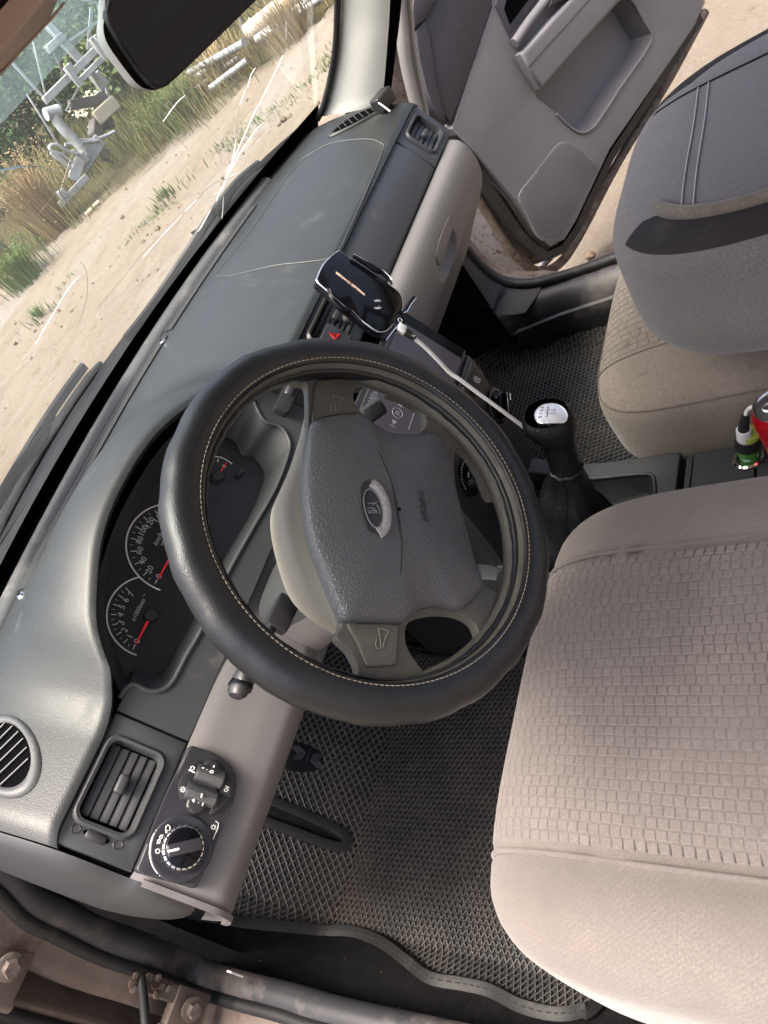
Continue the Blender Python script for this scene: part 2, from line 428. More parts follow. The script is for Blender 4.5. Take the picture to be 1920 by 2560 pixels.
# ================================================================== DASHBOARD
XL, XR, XC = -.337, .940, .302
dash = thing("dashboard", "dark grey car dashboard with instruments, rectangular air vents and light grey lower half", "dashboard", (XC, .30, .60))
hood_z = scurve([-.30, -.235, -.205, -.188, -.148, -.113, -.051, .013, .09, .157, .213, .245, .275, .32],
                [.953, .953, .960, .971, 1.002, 1.018, 1.037, 1.044, 1.041, 1.025, 1.001, .977, .957, .953])
def yfas(z): return .2214 + (z - .879) * .5093
def zrear(x): return max(.953, hood_z(x)) if -.30 < x < .32 else .953
def yrear(x):
    z = zrear(x); return yfas(z) - .004 - .018 * min(1, (z - .953) / .03)
def yfront(x): return .612 - .165 * ((x - XC) / .67) ** 2
def ztop(x, y):
    s = min(1.3, max(0, (y - .235) / .21)); z = .948 + .054 * (1 - (1 - min(1, s)) ** 2)
    h = zrear(x) - .953
    if h > 0:
        t = (y - yrear(x)) / .25
        t = min(1, max(0, t))
        z += h * (math.cos(math.pi * t / 2) ** 2) * .98
    # left and right ends roll down a little
    for e in (XL, XR):
        d = abs(x - e)
        if d < .02: z -= .008 * (1 - d / .02) ** 2
    return z
xs = [XL + (XR - XL) * i / 200 for i in range(201)]
ts = [-5, -4, -3, -2, -1] + [i / 44 for i in range(45)] + [1.01, 1.02]
def f_top(x, t):
    yr, yf = yrear(x), yfront(x); zr = ztop(x, yr + .006)
    h = zrear(x) - .953; dk = .045 if h > .004 else .012
    if t < 0:
        k = -int(t)
        o = [(0, 0), (.002, -.003), (-.001, -.008), (.002, -.013), (.010, -.016), (.010 + dk * .9, -.020)][k]
        return A((x, yr + o[0], zr + o[1]))
    if t > 1: return A((x, yf + .003 * (t - 1) * 100, ztop(x, yf) - .012 * (t - 1) * 100))
    y = yr + .006 + (yf - yr - .006) * (t ** 1.2)
    return A((x, y, ztop(x, y)))
grid("top_pad", f_top, xs, ts, m_dash, dash, smooth=60)
def onTop(x, y, up=.0): return A((x, y, ztop(x, y) + up))
def PT(u, v, up=.0):                                   # pixel on the dashboard top
    r = ray(u, v); lo, hi = .3, 3.0
    prev = None
    t = .5
    while t < 2.4:
        p = CC + r * t
        if XL - .2 < p[0] < XR + .2 and p[2] < ztop(min(XR, max(XL, p[0])), p[1]): break
        t += .002
    return A((p[0], p[1], ztop(min(XR, max(XL, p[0])), p[1]) + up))
# defroster lip and slots along the windscreen
def yslot(x): return .533 - .065 * ((x - .35) / .5) ** 2
lipx = [XL + .02 + (.80 - XL - .02) * i / 60 for i in range(61)]
lip = sweep("front_lip", [onTop(x, yslot(x) + .030 + .004 * math.sin(x * 3), .000) for x in lipx],
            [(.000, -.017), (.004, -.015), (.009, -.008), (.0105, 0), (.009, .008), (.004, .015), (.000, .017), (-.01, .017), (-.01, -.017)], m_lip, dash, up=EZ, smooth=60)
for a, b in ((-.075, .397), (.412, .715)):
    n = 24; px = [a + (b - a) * i / n for i in range(n + 1)]
    slot = sweep("defroster_slot", [onTop(x, yslot(x), .0005) for x in px], [(.0018, -.008), (.0018, .008), (-.004, .008), (-.004, -.008)], m_slot, dash, up=EZ)
    sweep("slot_edge", [onTop(x, yslot(x) + .0092, .001) for x in px], [(.0022, -.0013), (.0022, .0013), (-.004, .0013), (-.004, -.0013)], m_lip, slot, up=EZ)
for (u, v) in ((55, 1490), (408, 856)):
    p = PT(u, v, .001)
    sc_ = lathe("screw", [(0, .0035), (.004, .003), (.006, 0)], p, EZ, m_chrome, dash, 14)
    for ang in (0, 1.57):
        dx = A((math.cos(ang), math.sin(ang), 0))
        box("screw_slot", p + EZ * .0035, (dx * .003, A((-dx[1], dx[0], 0)) * .0006, EZ * .0004), m_cavity, sc_)
# airbag lid outline pressed in the pad
rg1 = zm(0, 0, .5787)
seam = [(780, 384), (835, 357), (918, 349), (955, 360), (959, 375), (934, 438), (880, 560), (842, 636), (815, 650), (760, 656), (690, 664), (620, 680), (560, 692), (547, 690), (552, 672), (640, 560), (700, 470), (750, 405)]
sp = catm([PT(u, v, .0003) for u, v in seam], 6, True)
tube("airbag_seam", sp, .0009, m_lip, dash, n=6, closed=True)
# oval demister vents at both ends of the pad
def oval_vent(c, a, b, rot, lab, ringm, nsl):
    ca, sa = math.cos(rot), math.sin(rot)
    def q(p, k, up):
        x = c[0] + k * (a * math.cos(p) * ca - b * math.sin(p) * sa); y = c[1] + k * (a * math.cos(p) * sa + b * math.sin(p) * ca)
        return onTop(min(XR - .001, max(XL + .001, x)), y, up)
    ang = [2 * math.pi * i / 40 for i in range(40)]
    rows = [(1.0, .0005), (.98, .003), (.90, .0045), (.80, .004), (.76, .001)]
    ring = grid("demister_ring", lambda p, r: q(p, *rows[r]), ang, list(range(len(rows))), ringm, dash, cu=True, smooth=60)
    bm_v = [q(p, .77, .0030) for p in ang]
    M("demister_mouth", bm_v, [tuple(range(40))], m_cavity, ring, 0)
    for k in range(nsl):
        t = -1 + 2 * (k + 1) / (nsl + 1)
        h = .74 * b * math.sqrt(max(0, 1 - t * t)); xx = .74 * a * t
        P0 = [c[0] + xx * ca - s * h * sa for s in (-1, 1)]; P1 = [c[1] + xx * sa + s * h * ca for s in (-1, 1)]
        p, r = onTop(max(XL + .001, P0[0]), P1[0], .0045), onTop(min(XR, P0[1]), P1[1], .0045)
        tube("grille_bar", [p, r], .0011, ringm, ring, n=6)
cl = PT(18, 1888); oval_vent((cl[0], cl[1]), .058, .032, math.radians(62), '', m_lip, 6)
cr = PT(893, 301); oval_vent((cr[0], cr[1]), .058, .020, math.radians(-52), '', m_dash, 7)
# black cube-like speaker cover / sensor box on the right corner of the pad
bx = thing("corner_sensor", "small black plastic sensor box with white clip on the right end of the dashboard", "sensor box", PT(960, 252))
bxc = PX(958, 250, .915) - EZ * .014
box("body", bxc + EZ * .014, (A((.9, -.4, 0)) * .020, A((.4, .9, 0)) * .013, EZ * .013), m_black, bx, .004, 3)
tube("clip", [bxc + A((-.026, -.005, .022)), bxc + A((-.0275, -.010, .014)), bxc + A((-.028, -.016, .001))], .0016, m_white, bx, n=6)
# ---- fascia plates
def rrect(x0, x1, s0, s1, r, off=0.0, n=5):
    out = []
    for cx, cs, a0 in ((x1 - r, s1 - r, 0), (x0 + r, s1 - r, 90), (x0 + r, s0 + r, 180), (x1 - r, s0 + r, 270)):
        for k in range(n + 1):
            a = math.radians(a0 + 90 * k / n); out.append(FW(cx + r * math.cos(a), cs + r * math.sin(a), off))
    return out
BACK = -FN * .03
def vent(name, x0, x1, s0, s1, px0, px1, ps0, ps1, nsl, knobx, mats=(m_fascia, m_fascia), tilt=.30, panel=True):
    """louvred vent: panel with opening, rounded bezel, slats running along x, tab in the middle"""
    hole = rrect(x0, x1, s0, s1, .010)
    part = prism(name, [FW(px0, ps0), FW(px1, ps0), FW(px1, ps1), FW(px0, ps1)], BACK, mats[0], dash, .0025, 2, [hole])
    lo = [rrect(x0 - .005, x1 + .005, s0 - .005, s1 + .005, .014, .0005), rrect(x0 - .002, x1 + .002, s0 - .002, s1 + .002, .012, .004), rrect(x0 + .001, x1 - .001, s0 + .001, s1 - .001, .010, .003), rrect(x0 + .003, x1 - .003, s0 + .003, s1 - .003, .008, -.010), rrect(x0 + .003, x1 - .003, s0 + .003, s1 - .003, .008, -.05)]
    n = len(lo[0])
    grid("bezel", lambda j, i: lo[i][j], list(range(n)), list(range(5)), mats[1], part, cu=True, smooth=60)
    M("vent_duct", rrect(x0, x1, s0, s1, .008, -.045), [tuple(range(n))], m_cavity, part, 0)
    hs = (s1 - s0 - .008) / nsl
    for k in range(nsl):
        sc = s0 + .004 + hs * (k + .5)
        d1 = nrm(FE * math.cos(tilt) - FN * math.sin(tilt))
        d2 = np.cross(EX, d1)
        ww = hs * .47
        box("slat", FW((x0 + x1) / 2, sc, -.008), (EX * ((x1 - x0) / 2 - .005), d1 * ww, d2 * .0016), mats[1], part, .0011, 2)
    for k in range(3):
        xx = x0 + (x1 - x0) * (k + .8) / 3.6
        box("rear_fin", FW(xx, (s0 + s1) / 2, -.028), (EX * .0012, FE * ((s1 - s0) / 2 - .006), FN * .010), m_black, part)
    box("knob", FW(knobx, (s0 + s1) / 2, .000), (EX * .0095, FE * .0050, FN * .005), mats[1], part, .003, 3)
    return part
# left vent
z7 = zm(0, 1680, .45812)
def box_fs(pts):
    q = [fs(u, v) for u, v in pts]; return min(a for a, b in q), max(a for a, b in q), min(b for a, b in q), max(b for a, b in q)
def mean_fs(pts):
    q = sorted(fs(u, v)[0] for u, v in pts); r = sorted(fs(u, v)[1] for u, v in pts)
    return (q[0] + q[1]) / 2, (q[2] + q[3]) / 2, (r[0] + r[1]) / 2, (r[2] + r[3]) / 2
lv = mean_fs(z7([(605, 365), (905, 455), (705, 900), (400, 795)]))
XV = -.203
pl = vent("air_vent", lv[0], lv[1], lv[2], lv[3], XL + .004, XV - .0012, .0006, .0795, 5, (lv[0] + lv[1]) / 2 + .002)
# thumb wheel and two marks beside the left vent
twc = PF(*z7([(525, 898)])[0]); e_tw = nrm(PF(*z7([(590, 925)])[0]) - PF(*z7([(460, 870)])[0]))
prism("wheel_slot", [twc + e_tw * (.0135 * math.cos(a)) + np.cross(FN, e_tw) * (.0042 * math.sin(a)) + FN * .0006 for a in [2 * math.pi * i / 24 for i in range(24)]], -FN * .002, m_cavity, pl)
lathe("thumb_wheel", [(0, -.0105), (.0058, -.010), (.0068, -.0085), (.0068, .0085), (.0058, .010), (0, .0105)], twc - FN * .0042, e_tw, m_black, pl, 30)
for (a, b) in ((413, 855), (642, 942)):
    c = PF(*z7([(a, b)])[0]) + FN * .0004
    tube("airflow_mark", [c + EX * .0042 * math.cos(t) + FE * .0042 * math.sin(t) for t in [2 * math.pi * i / 18 for i in range(18)]], .0004, m_switch, pl, n=4, closed=True)
# right vent
z5b = zm(780, 180, .27727)
rv = mean_fs(z5b([(935, 378), (1180, 520), (1110, 755), (835, 580)]))
pr_ = vent("air_vent", rv[0] + .003, rv[1] - .003, rv[2] + .002, rv[3] - .002, .8236, XR - .004, .0006, .0795, 5, (rv[0] + rv[1]) / 2, (m_strip, m_strip))
# passenger strip between the vents (soft panel with a rounded bottom)
STRIP0 = .505
def f_strip(x, t):
    s = .0795 - .081 * t; off = .004 * math.sin(math.pi * min(1, t * 1.02)) + (-.008 * max(0, (t - .93) / .07) ** 2)
    e = max(0, (x - .816) / .006); off -= .006 * min(1, e) ** 2
    return FW(x, s, off)
grid("passenger_panel", f_strip, [STRIP0 + (.822 - STRIP0) * i / 60 for i in range(61)], [i / 24 for i in range(25)], m_strip, dash)
# instrument surround with its deep oval opening
opn = [(660, 1052), (700, 1066), (724, 1103), (719, 1144), (687, 1226), (632, 1322), (568, 1437), (504, 1574), (467, 1638), (430, 1707), (398, 1728), (366, 1726), (330, 1712)]
lowr = [fs(u, v) for u, v in opn]
upp = [(-.185, .083), (-.165, .105), (-.12, .145), (-.05, .166), (.02, .172), (.09, .168), (.15, .152), (.195, .125), (.212, .098)]
loop2 = [A((a, b, 0)) for a, b in lowr] + [A((a, b, 0)) for a, b in upp]
loop2 = catm(loop2, 4, True)
N2 = len(loop2)
hole = [FW(p[0], p[1]) for p in loop2]
def grow(p, k, c=(.012, .085)):
    return (c[0] + (p[0] - c[0]) * k, c[1] + (p[1] - c[1]) * k)
lowpl = [FW(XV + .0012, .0006), FW(.243, .0006), FW(.243, .110)] + [FW(p[0], p[1]) for p in catm([A((.216, .092, 0))] + [A((a, b, 0)) for a, b in lowr] + [A((-.187, .0795, 0))], 4)] + [FW(XV + .0012, .0795)]
surr = prism("instrument_surround", lowpl, BACK * .4, m_fascia, dash, 0)
lipL = [FW(p[0], p[1]) for p in catm([A((.216, .098, 0))] + [A((a, b, 0)) for a, b in lowr] + [A((-.190, .083, 0))], 4)]
tube("surround_lip", lipL, .0028, m_fascia, surr, n=8)
DOFF = -.052
G3A = (-20, 70, -6, 49, 21, 34, -5.6)
def f_rec(i, t):
    p = loop2[i]; k = 1 - .16 * t; q = grow(p, k); return FW(q[0], q[1], .0005 + (DOFF - .0005) * t)
clus = thing("instrument_cluster", None, None, FW(.01, .08, DOFF)); clus.parent = dash; clus.location = FW(.01, .08, DOFF) - WO[dash]
grid("cluster_well", f_rec, list(range(N2)), [0, .05, .15, .4, .7, 1], m_fascia, clus, cu=True)
fc = M("dial_face", [FW(*grow(p, .85), DOFF + .001) for p in loop2], [tuple(range(N2))], m_dial, clus, 0)
tube("dial_rim", [FW(*grow(p, .85), DOFF + .002) for p in loop2], .0014, m_black, clus, n=6, closed=True)
def D(x, s, o=.0022): return FW(x, s, DOFF + o)
def arc_strip(cx, cs, r, w, a0, a1, n=48, o=.0024):
    V_ = []; F_ = []
    for i in range(n + 1):
        a = math.radians(a0 + (a1 - a0) * i / n)
        for rr in (r - w, r + w): V_.append(D(cx + rr * math.cos(a), cs + rr * math.sin(a), o))
    F_ = [(2 * i, 2 * i + 1, 2 * i + 3, 2 * i + 2) for i in range(n)]
    return V_, F_
def gauge(name, cx, cs, r, a0, a1, labels, nminor, tsz, needle_a, unit, hub=.010, arcpad=9, arcend=9):
    g = M(name, *arc_strip(cx, cs, r, .0009, a0 + arcpad, a1 - arcend), m_white, clus, 0)
    nl = len(labels) - 1; parts = []
    for k in range(nl * nminor + 1):
        a = math.radians(a0 + (a1 - a0) * k / (nl * nminor)); big = k % nminor == 0
        r1 = r - .0045; r0 = r1 - (.0062 if big else .0036); w = .0006 if big else .0003
        d = (math.cos(a), math.sin(a)); e = (-d[1], d[0])
        parts.append(([D(cx + d[0] * q + e[0] * s * w, cs + d[1] * q + e[1] * s * w) for q, s in ((r0, -1), (r1, -1), (r1, 1), (r0, 1))], [(0, 1, 2, 3)]))
    M("scale_ticks", *join_vf(parts), m_icon, g, 0)
    for k, t in enumerate(labels):
        a = math.radians(a0 + (a1 - a0) * k / nl); rr = r - .0150
        text("numeral", t, D(cx + math.cos(a) * rr, cs + math.sin(a) * rr), EX, FE, tsz, m_icon, g, .0001)
    a = math.radians(needle_a); d = (math.cos(a), math.sin(a)); e = (-d[1], d[0]); L_ = r - .011
    V_ = [D(cx + e[0] * s * .0016, cs + e[1] * s * .0016, .006) for s in (-1, 1)] + [D(cx + d[0] * L_ + e[0] * s * .0007, cs + d[1] * L_ + e[1] * s * .0007, .005) for s in (1, -1)]
    M("needle", V_, [(0, 1, 2, 3)], m_red, g, 0)
    lathe("needle_hub", [(hub, 0), (hub, .005), (hub * .85, .007), (0, .0075)], D(cx, cs, .001), FN, m_black, g, 28)
    if unit:
        for s, (ux, us), sz in unit: text("unit_lettering", s, D(cx + ux, cs + us), EX, FE, sz, m_icon, g, .0001, shear=.2)
    return g
gauge("speedometer", .008, .099, .0565, 178, -2, ["0", "20", "40", "60", "80", "100", "120", "140", "160", "180", "200"], 2, .0100, 179, [("km/h", (0, .022), .0085), ("VDO", (0, .0145), .0055)], .012)
gauge("tachometer", -.081, .089, .0475, 178.6, 65.2, ["0", "1", "2", "3", "4", "5", "6", "7"], 2, .0100, 179, [("x1000min\u207b\u00b9", (.003, .0150), .0072)], .008, 8, 26)
g3 = M("fuel_gauge", *arc_strip(.120, .092, .0285, .0008, G3A[0], G3A[1]), m_icon, clus, 0)
for t_, a, rr in (("0", G3A[2], .019), ("0,5", G3A[3], .019)):
    text("numeral", t_, D(.120 + rr * math.cos(math.radians(a)), .092 + rr * math.sin(math.radians(a))), EX, FE, .007, m_icon, g3, .0001)
for a, w in ((G3A[5], .0003), (G3A[4], .0009)):
    d = (math.cos(math.radians(a)), math.sin(math.radians(a))); e = (-d[1], d[0])
    M("scale_tick", [D(.120 + d[0] * q + e[0] * t_ * w, .092 + d[1] * q + e[1] * t_ * w) for q, t_ in ((.0215, -1), (.0255, -1), (.0255, 1), (.0215, 1))], [(0, 1, 2, 3)], m_icon, g3, 0)
d = (math.cos(math.radians(G3A[6])), math.sin(math.radians(G3A[6]))); e = (-d[1], d[0])
M("needle", [D(.120 + e[0] * t_ * .001, .092 + e[1] * t_ * .001, .006) for t_ in (-1, 1)] + [D(.120 + d[0] * .024 + e[0] * t_ * .0005, .092 + d[1] * .024 + e[1] * t_ * .0005, .005) for t_ in (1, -1)], [(0, 1, 2, 3)], m_red, g3, 0)
lathe("needle_hub", [(.008, 0), (.008, .005), (.0068, .007), (0, .0075)], D(.120, .092, .001), FN, m_black, g3, 24)
lathe("trip_button", [(.004, 0), (.004, .012), (.003, .0135), (0, .0138)], D(.139, .068, .001), FN, m_black, clus, 18)
# ---- knee panel (light grey) under the seam
kprof = [(.2214, .8785), (.2115, .866), (.2005, .845), (.1855, .815), (.180, .789), (.203, .757), (.262, .712), (.34, .672)]
kp = catm([A((0, a, b)) for a, b in kprof], 5)
def f_knee(x, i):
    p = kp[i]; dz = 0; b = 0.0
    e = max(0, 1 - (x - XL) / .012)
    if 4 < i < 28: b = .012 * math.sin(math.pi * (i - 4) / 24) * (1 / (1 + math.exp((x + .215) / .012)))
    # hollow round the steering column
    c = math.exp(-((x - 0.0) / .075) ** 2) * .03 if i < 26 else 0
    return A((x, p[1] - b * .0 + c * .6 + .006 * e * e, p[2] - .004 * e))
grid("knee_panel", f_knee, [XL - .001 + (.2435 - XL) * i / 90 for i in range(91)], list(range(len(kp))), m_lgrey, dash, smooth=60)
sweep("knee_panel_edge", [A((XL - .001, p[1], p[2])) for p in kp[4:30]], [(.002, -.003), (.003, 0), (.002, .003), (-.004, .003), (-.004, -.003)], m_lgrey, dash, up=EX)
# end cap on the driver's side
def f_cap(i, t):
    n = len(capp); p = capp[i]; c = A((0, .36, .82)); q = c + (p - c) * (1 - .97 * (1 - math.cos(t * math.pi / 2)) if t > 0 else 1)
    return A((XL - .001 - .026 * math.sin(t * math.pi / 2), q[1], q[2]))
capp = catm([A((0, a, b)) for a, b in ((.255, .938), (.232, .879), (.222, .862), (.217, .835), (.228, .79), (.288, .735), (.376, .69), (.47, .655), (.56, .66), (.585, .83), (.575, .96), (.46, .985), (.33, .972))], 5, True)
grid("end_cap", f_cap, list(range(len(capp))), [i / 8 for i in range(9)], m_fascia, dash, cu=True, smooth=70)
# ---- switch panel (head-lamp switch, two thumb wheels, buttons)
zs = zm(360, 1860, .16271)
spn = [(700, 40), (860, 60), (1010, 110), (1180, 200), (1330, 330), (1410, 480), (1435, 600), (1400, 800), (1290, 1120), (1060, 1640), (870, 2080), (790, 2212), (620, 2170), (330, 2090), (40, 2010), (-110, 1930), (-20, 1700), (300, 900), (560, 340)]
sw = prism("switch_panel", [PF(u, v, .012) for u, v in catm([A((a, b)) for a, b in zs(spn)], 4, True)], -FN * .03, m_switch, dash, .0025, 3)
SO = .0128
def S(a, b, o=SO): return PF(*zs([(a, b)])[0], o)
def ploop(pts, o=SO, n=4): return [S(p[0], p[1], o) for p in catm([A(q) for q in pts], n, True)]
k0 = S(620, 1620); ex0 = nrm(S(620, 1620) - S(220, 1620)); kr = np.linalg.norm(S(1010, 1620) - S(220, 1620)) / 2 * .80
kn = lathe("lamp_switch", [(.0305, 0), (.031, .0015), (.0295, .003), (.027, .0032), (.0245, .0026), (.022, .0018)], S(575, 1600), FN, m_switch, sw, 48)
tube("switch_ring", [S(575, 1600, SO + .0015) + EX * .0302 * math.cos(t) + FE * .0302 * math.sin(t) for t in [2 * math.pi * i / 60 for i in range(60)]], .0005, m_icon, kn, n=4, closed=True)
kc = S(575, 1600)
lathe("rotary_knob", [(.0205, .001), (.0205, .0085), (.0192, .0105), (.0185, .0108)], kc, FN, m_chrome, kn, 48)
lathe("knob_face", [(.0186, .0095), (.0178, .0125), (.0165, .0135), (0, .014)], kc, FN, m_gloss, kn, 48)
parts = []
for k in range(22):
    a = 2 * math.pi * k / 22; d = EX * math.cos(a) + FE * math.sin(a); t = np.cross(FN, d)
    b = box_bm(kc + d * .0196 + FN * .006, (d * .0018, t * .0008, FN * .0055)); b.verts.index_update()
    parts.append(([v.co[:] for v in b.verts], [[v.index for v in f.verts] for f in b.faces])); b.free()
M("knob_teeth", *join_vf(parts), m_black, kn, 0, kind="stuff")
gdir = nrm(S(330, 1660) - S(820, 1545)); gp = np.cross(FN, gdir)
box("knob_grip", kc + FN * .0150, (gdir * .0170, gp * .0058, FN * .0022), m_switch, kn, .002, 3)
box("knob_pointer", kc + FN * .0175 + gdir * .0115, (gdir * .0052, gp * .0011, FN * .0006), m_white, kn)
def stroke(pts, o, w=.0005, closed=False, name="icon", par=None, mt=None):
    return tube(name, [S(a, b, o) for a, b in pts], w, mt or m_icon, par or sw, n=5, closed=closed)
def ring_px(cx, cy, r, n=20, sx=1.0): return [(cx + r * sx * math.cos(2 * math.pi * i / n), cy + r * math.sin(2 * math.pi * i / n)) for i in range(n)]
stroke(ring_px(212, 1645, 32, sx=.95), SO + .0032, .0006, True)
stroke([(335, 1330), (340, 1270), (370, 1245), (400, 1265), (400, 1310), (385, 1335)], SO + .0032, .0006, True)
for q in range(4): stroke([(338 + q * 13, 1345), (332 + q * 13, 1370)], SO + .0032, .0004)
for (cx, cy, dx) in ((262, 1435, 1), (232, 1490, -1)):
    stroke(ring_px(cx, cy, 20), SO + .0032, .0005, True)
    for q in range(3): stroke([(cx + (q - 1) * 16 + 8 * dx, cy - 22 * dx), (cx + (q - 1) * 22 + 14 * dx, cy - 44 * dx)], SO + .0032, .0004)
def sun_icon(cx, cy, r, o, line=True):
    stroke(ring_px(cx, cy, r), o, .0005, True)
    for q in range(8):
        a = math.pi * q / 4; stroke([(cx + r * 1.35 * math.cos(a), cy + r * 1.35 * math.sin(a)), (cx + r * 1.8 * math.cos(a), cy + r * 1.8 * math.sin(a))], o, .0004)
    if line: stroke([(cx - r * .9, cy), (cx + r * .9, cy)], o, .0004)
sun_icon(1070, 1278, 26, SO + .0006, False)
stroke([(500, 1130), (640, 1110), (760, 1140), (860, 1210), (940, 1300)], SO + .0006, .0006)
stroke([(1100, 1185), (1145, 1215), (1140, 1280), (1000, 1600), (960, 1700)], SO + .0006, .0005)
b1 = prism("icon_field", ploop([(840, 262), (862, 290), (800, 480), (650, 830), (600, 862), (560, 830), (530, 680), (560, 540), (640, 410), (760, 290)], SO + .0010), -FN * .004, m_black, sw, .0008, 2)
sun_icon(600, 700, 29, SO + .0016)
stroke([(718, 395), (725, 350), (750, 340), (775, 360), (770, 395)], SO + .0016, .0006, True)
for q in range(4): stroke([(695 + q * 22, 388 + q * 12), (712 + q * 22, 412 + q * 10)], SO + .0016, .0008)
pod = prism("wheel_pod", ploop([(1060, 232), (1150, 270), (1195, 370), (1180, 520), (1050, 860), (940, 1010), (830, 1085), (740, 1070), (670, 980), (665, 880), (800, 520), (890, 340), (970, 250)], SO + .004), -FN * .006, m_black, sw, .003, 3)
wx = nrm(S(1170, 520) - S(850, 430)); 
for (ca, cb, w) in ((1000, 500, .0150), (870, 785, .0165)):
    c = S(ca, cb, SO)
    ax_ = nrm(S(ca + 160, cb + 60) - S(ca - 160, cb - 60)); pp = np.cross(FN, ax_)
    dw = lathe("dimmer_wheel", [(0, -w), (.0088, -w), (.0095, -w * .93), (.0095, w * .93), (.0088, w), (0, w)], c - FN * .001, ax_, m_switch, pod, 44)
    parts = []
    for k in range(26):
        q = -w * .9 + 1.8 * w * (k + .5) / 26
        parts.append(sweep_vf([c - FN * .001 + ax_ * q + (FN * math.cos(t) + pp * math.sin(t)) * .0096 for t in np.linspace(-1.1, 1.1, 7)], circ(.00035, 4), False, ax_))
    M("ribs", *join_vf(parts), m_console, dw, 0, kind="stuff")
stroke([(1080, 330), (1068, 360)], SO + .0055, .0009, par=pod); stroke(ring_px(1043, 424, 17, 14, 1.3), SO + .0095, .0006, True, par=pod)
stroke([(890, 365), (925, 370)], SO + .0085, .0006, par=pod); stroke([(965, 390), (970, 394)], SO + .009, .0007, par=pod)
stroke([(892, 765), (880, 825)], SO + .0102, .0009, par=pod)
stroke([(740, 858), (785, 882)], SO + .0062, .0006, par=pod); stroke([(772, 842), (756, 896)], SO + .0062, .0006, par=pod)
stroke([(838, 900), (842, 904)], SO + .006, .0009, par=pod); stroke([(912, 905), (896, 950)], SO + .0056, .0007, par=pod)
prism("fog_button", ploop([(1290, 425), (1320, 440), (1355, 530), (1360, 620), (1330, 800), (1310, 820), (1160, 755), (1155, 735), (1250, 490)], SO + .0018, 3), -FN * .005, m_switch, sw, .0008, 2)
prism("blank_button", ploop([(1150, 760), (1310, 825), (1270, 900), (1130, 1040), (1050, 1088), (1015, 1070), (1020, 1020), (1090, 880)], SO + .0030, 3), -FN * .006, m_switch, sw, .0012, 2)
stroke([(1235, 690), (1240, 720), (1270, 732), (1298, 708), (1270, 688)], SO + .0024, .0005, True)
for q in range(3): stroke([(1262 + q * 16, 635 + q * 8), (1252 + q * 16, 672 + q * 8)], SO + .0024, .0004)
stroke([(1245, 640), (1312, 672)], SO + .0024, .0004)
# ---- centre stack
CT = .022
def CS(x, s, o=CT): return FW(x, s, o)
def crr(x0, x1, s0, s1, r, o): return rrect(x0, x1, s0, s1, r, o)
cx0, cx1 = .215, .4995
# vent/hazard panel, same plane as the fascia but proud
q = [fs(u, v, .008) for u, v in ((800, 802), (897, 849), (862, 838))]
cv = (.352, .478, .024, .070)
cvp = vent("air_vent", cv[0], cv[1], cv[2], cv[3], .2445, STRIP0 - .0012, .0006, .0795, 5, (cv[0] + cv[1]) / 2, (m_black, m_black), .35)
hz = [fs(u, v, .004) for u, v in ((785, 845), (850, 860), (815, 818), (880, 850))]
hc = fs(833, 843, .004)
hb = prism("hazard_button", rrect(hc[0] - .021, hc[0] + .017, hc[1] - .024, hc[1] + .016, .004, .007), -FN * .008, m_switch, dash, .0015, 3)
for k, mm in ((.0075, m_red), (.0040, m_red)):
    tube("hazard_triangle", [FW(hc[0] + k * 1.15 * math.cos(a), hc[1] + k * 1.15 * math.sin(a) - .001, .0074) for a in (math.radians(90), math.radians(210), math.radians(330))], .0006, mm, hb, n=5, closed=True)
# second centre vent with its slider, seen through the wheel
slb = fs(722, 985, .01)
sld = prism("vent_slider", rrect(slb[0] - .030, slb[0] + .030, slb[1] - .010, slb[1] + .010, .005, .014), -FN * .016, m_black, dash, .002, 2)
lathe("thumb_wheel", [(0, -.012), (.007, -.011), (.008, -.009), (.008, .009), (.007, .011), (0, .012)], FW(slb[0] + .006, slb[1], .010), EX, m_switch, sld, 30)
# stack body
def stackp(z):       # rear face of the stack at height z
    return interp(z, [.30, .56, .60, .755, .80, .882], [.150, .128, .124, .118, .136, .178])
zz = [.30, .45, .56, .60, .65, .70, .755, .80, .85, .879]
def f_stack(x, z):
    e = max(0, abs(x - (.2185 + .4505) / 2) - .108) / .008
    return A((x, stackp(z) + .010 * min(1, e) ** 2, z))
sx = [.2185 + (.4505 - .2185) * i / 40 for i in range(41)]
grid("centre_stack", f_stack, sx, zz, m_black, dash)
for xx in (.2185, .4505):
    M("stack_side", [A((xx, stackp(z) + .010, z)) for z in zz] + [A((xx, .42, z)) for z in zz[::-1]], [tuple(range(2 * len(zz)))], m_black, dash, 0)
def PS(u, v, o=.0):   # pixel on the stack face
    r = ray(u, v); t = .5
    while t < 2.5:
        p = CC + r * t
        if p[1] > stackp(min(.879, max(.3, p[2]))) - o: return p
        t += .001
    return p
def stk(x, z, o=0.0):
    a = stackp(z - .01); b = stackp(z + .01); n = nrm(A((0, -.02, (b - a)))); return A((x, stackp(z), z)) + n * o, n
TRp, BRp, BLp = PS(1020, 790), PS(1133, 879), PS(1063, 1075)
hx0, hx1 = .2245, .4445; hz1, hz0 = .873, .772
def SF(x, z, o): return stk(x, z, o)[0]
hu = prism("head_unit", [SF(x, z, .006) for x, z in ((hx0, hz0), (hx1, hz0), (hx1, hz1), (hx0, hz1))], A((0, .03, -.01)), m_black, dash, .002, 2)
up_ = nrm(SF(.3, hz1, 0) - SF(.3, hz0, 0)); nn = np.cross(EX, up_); nn = -nn if nn[1] > 0 else nn
hcn = (SF(.3345, hz0, .0065) + SF(.3345, hz1, .0065)) / 2; hh = np.linalg.norm(SF(.3, hz1, 0) - SF(.3, hz0, 0)) / 2
def HU(a, b, o=0.0): return hcn + EX * a * .104 + up_ * b * (hh - .004) + nn * o
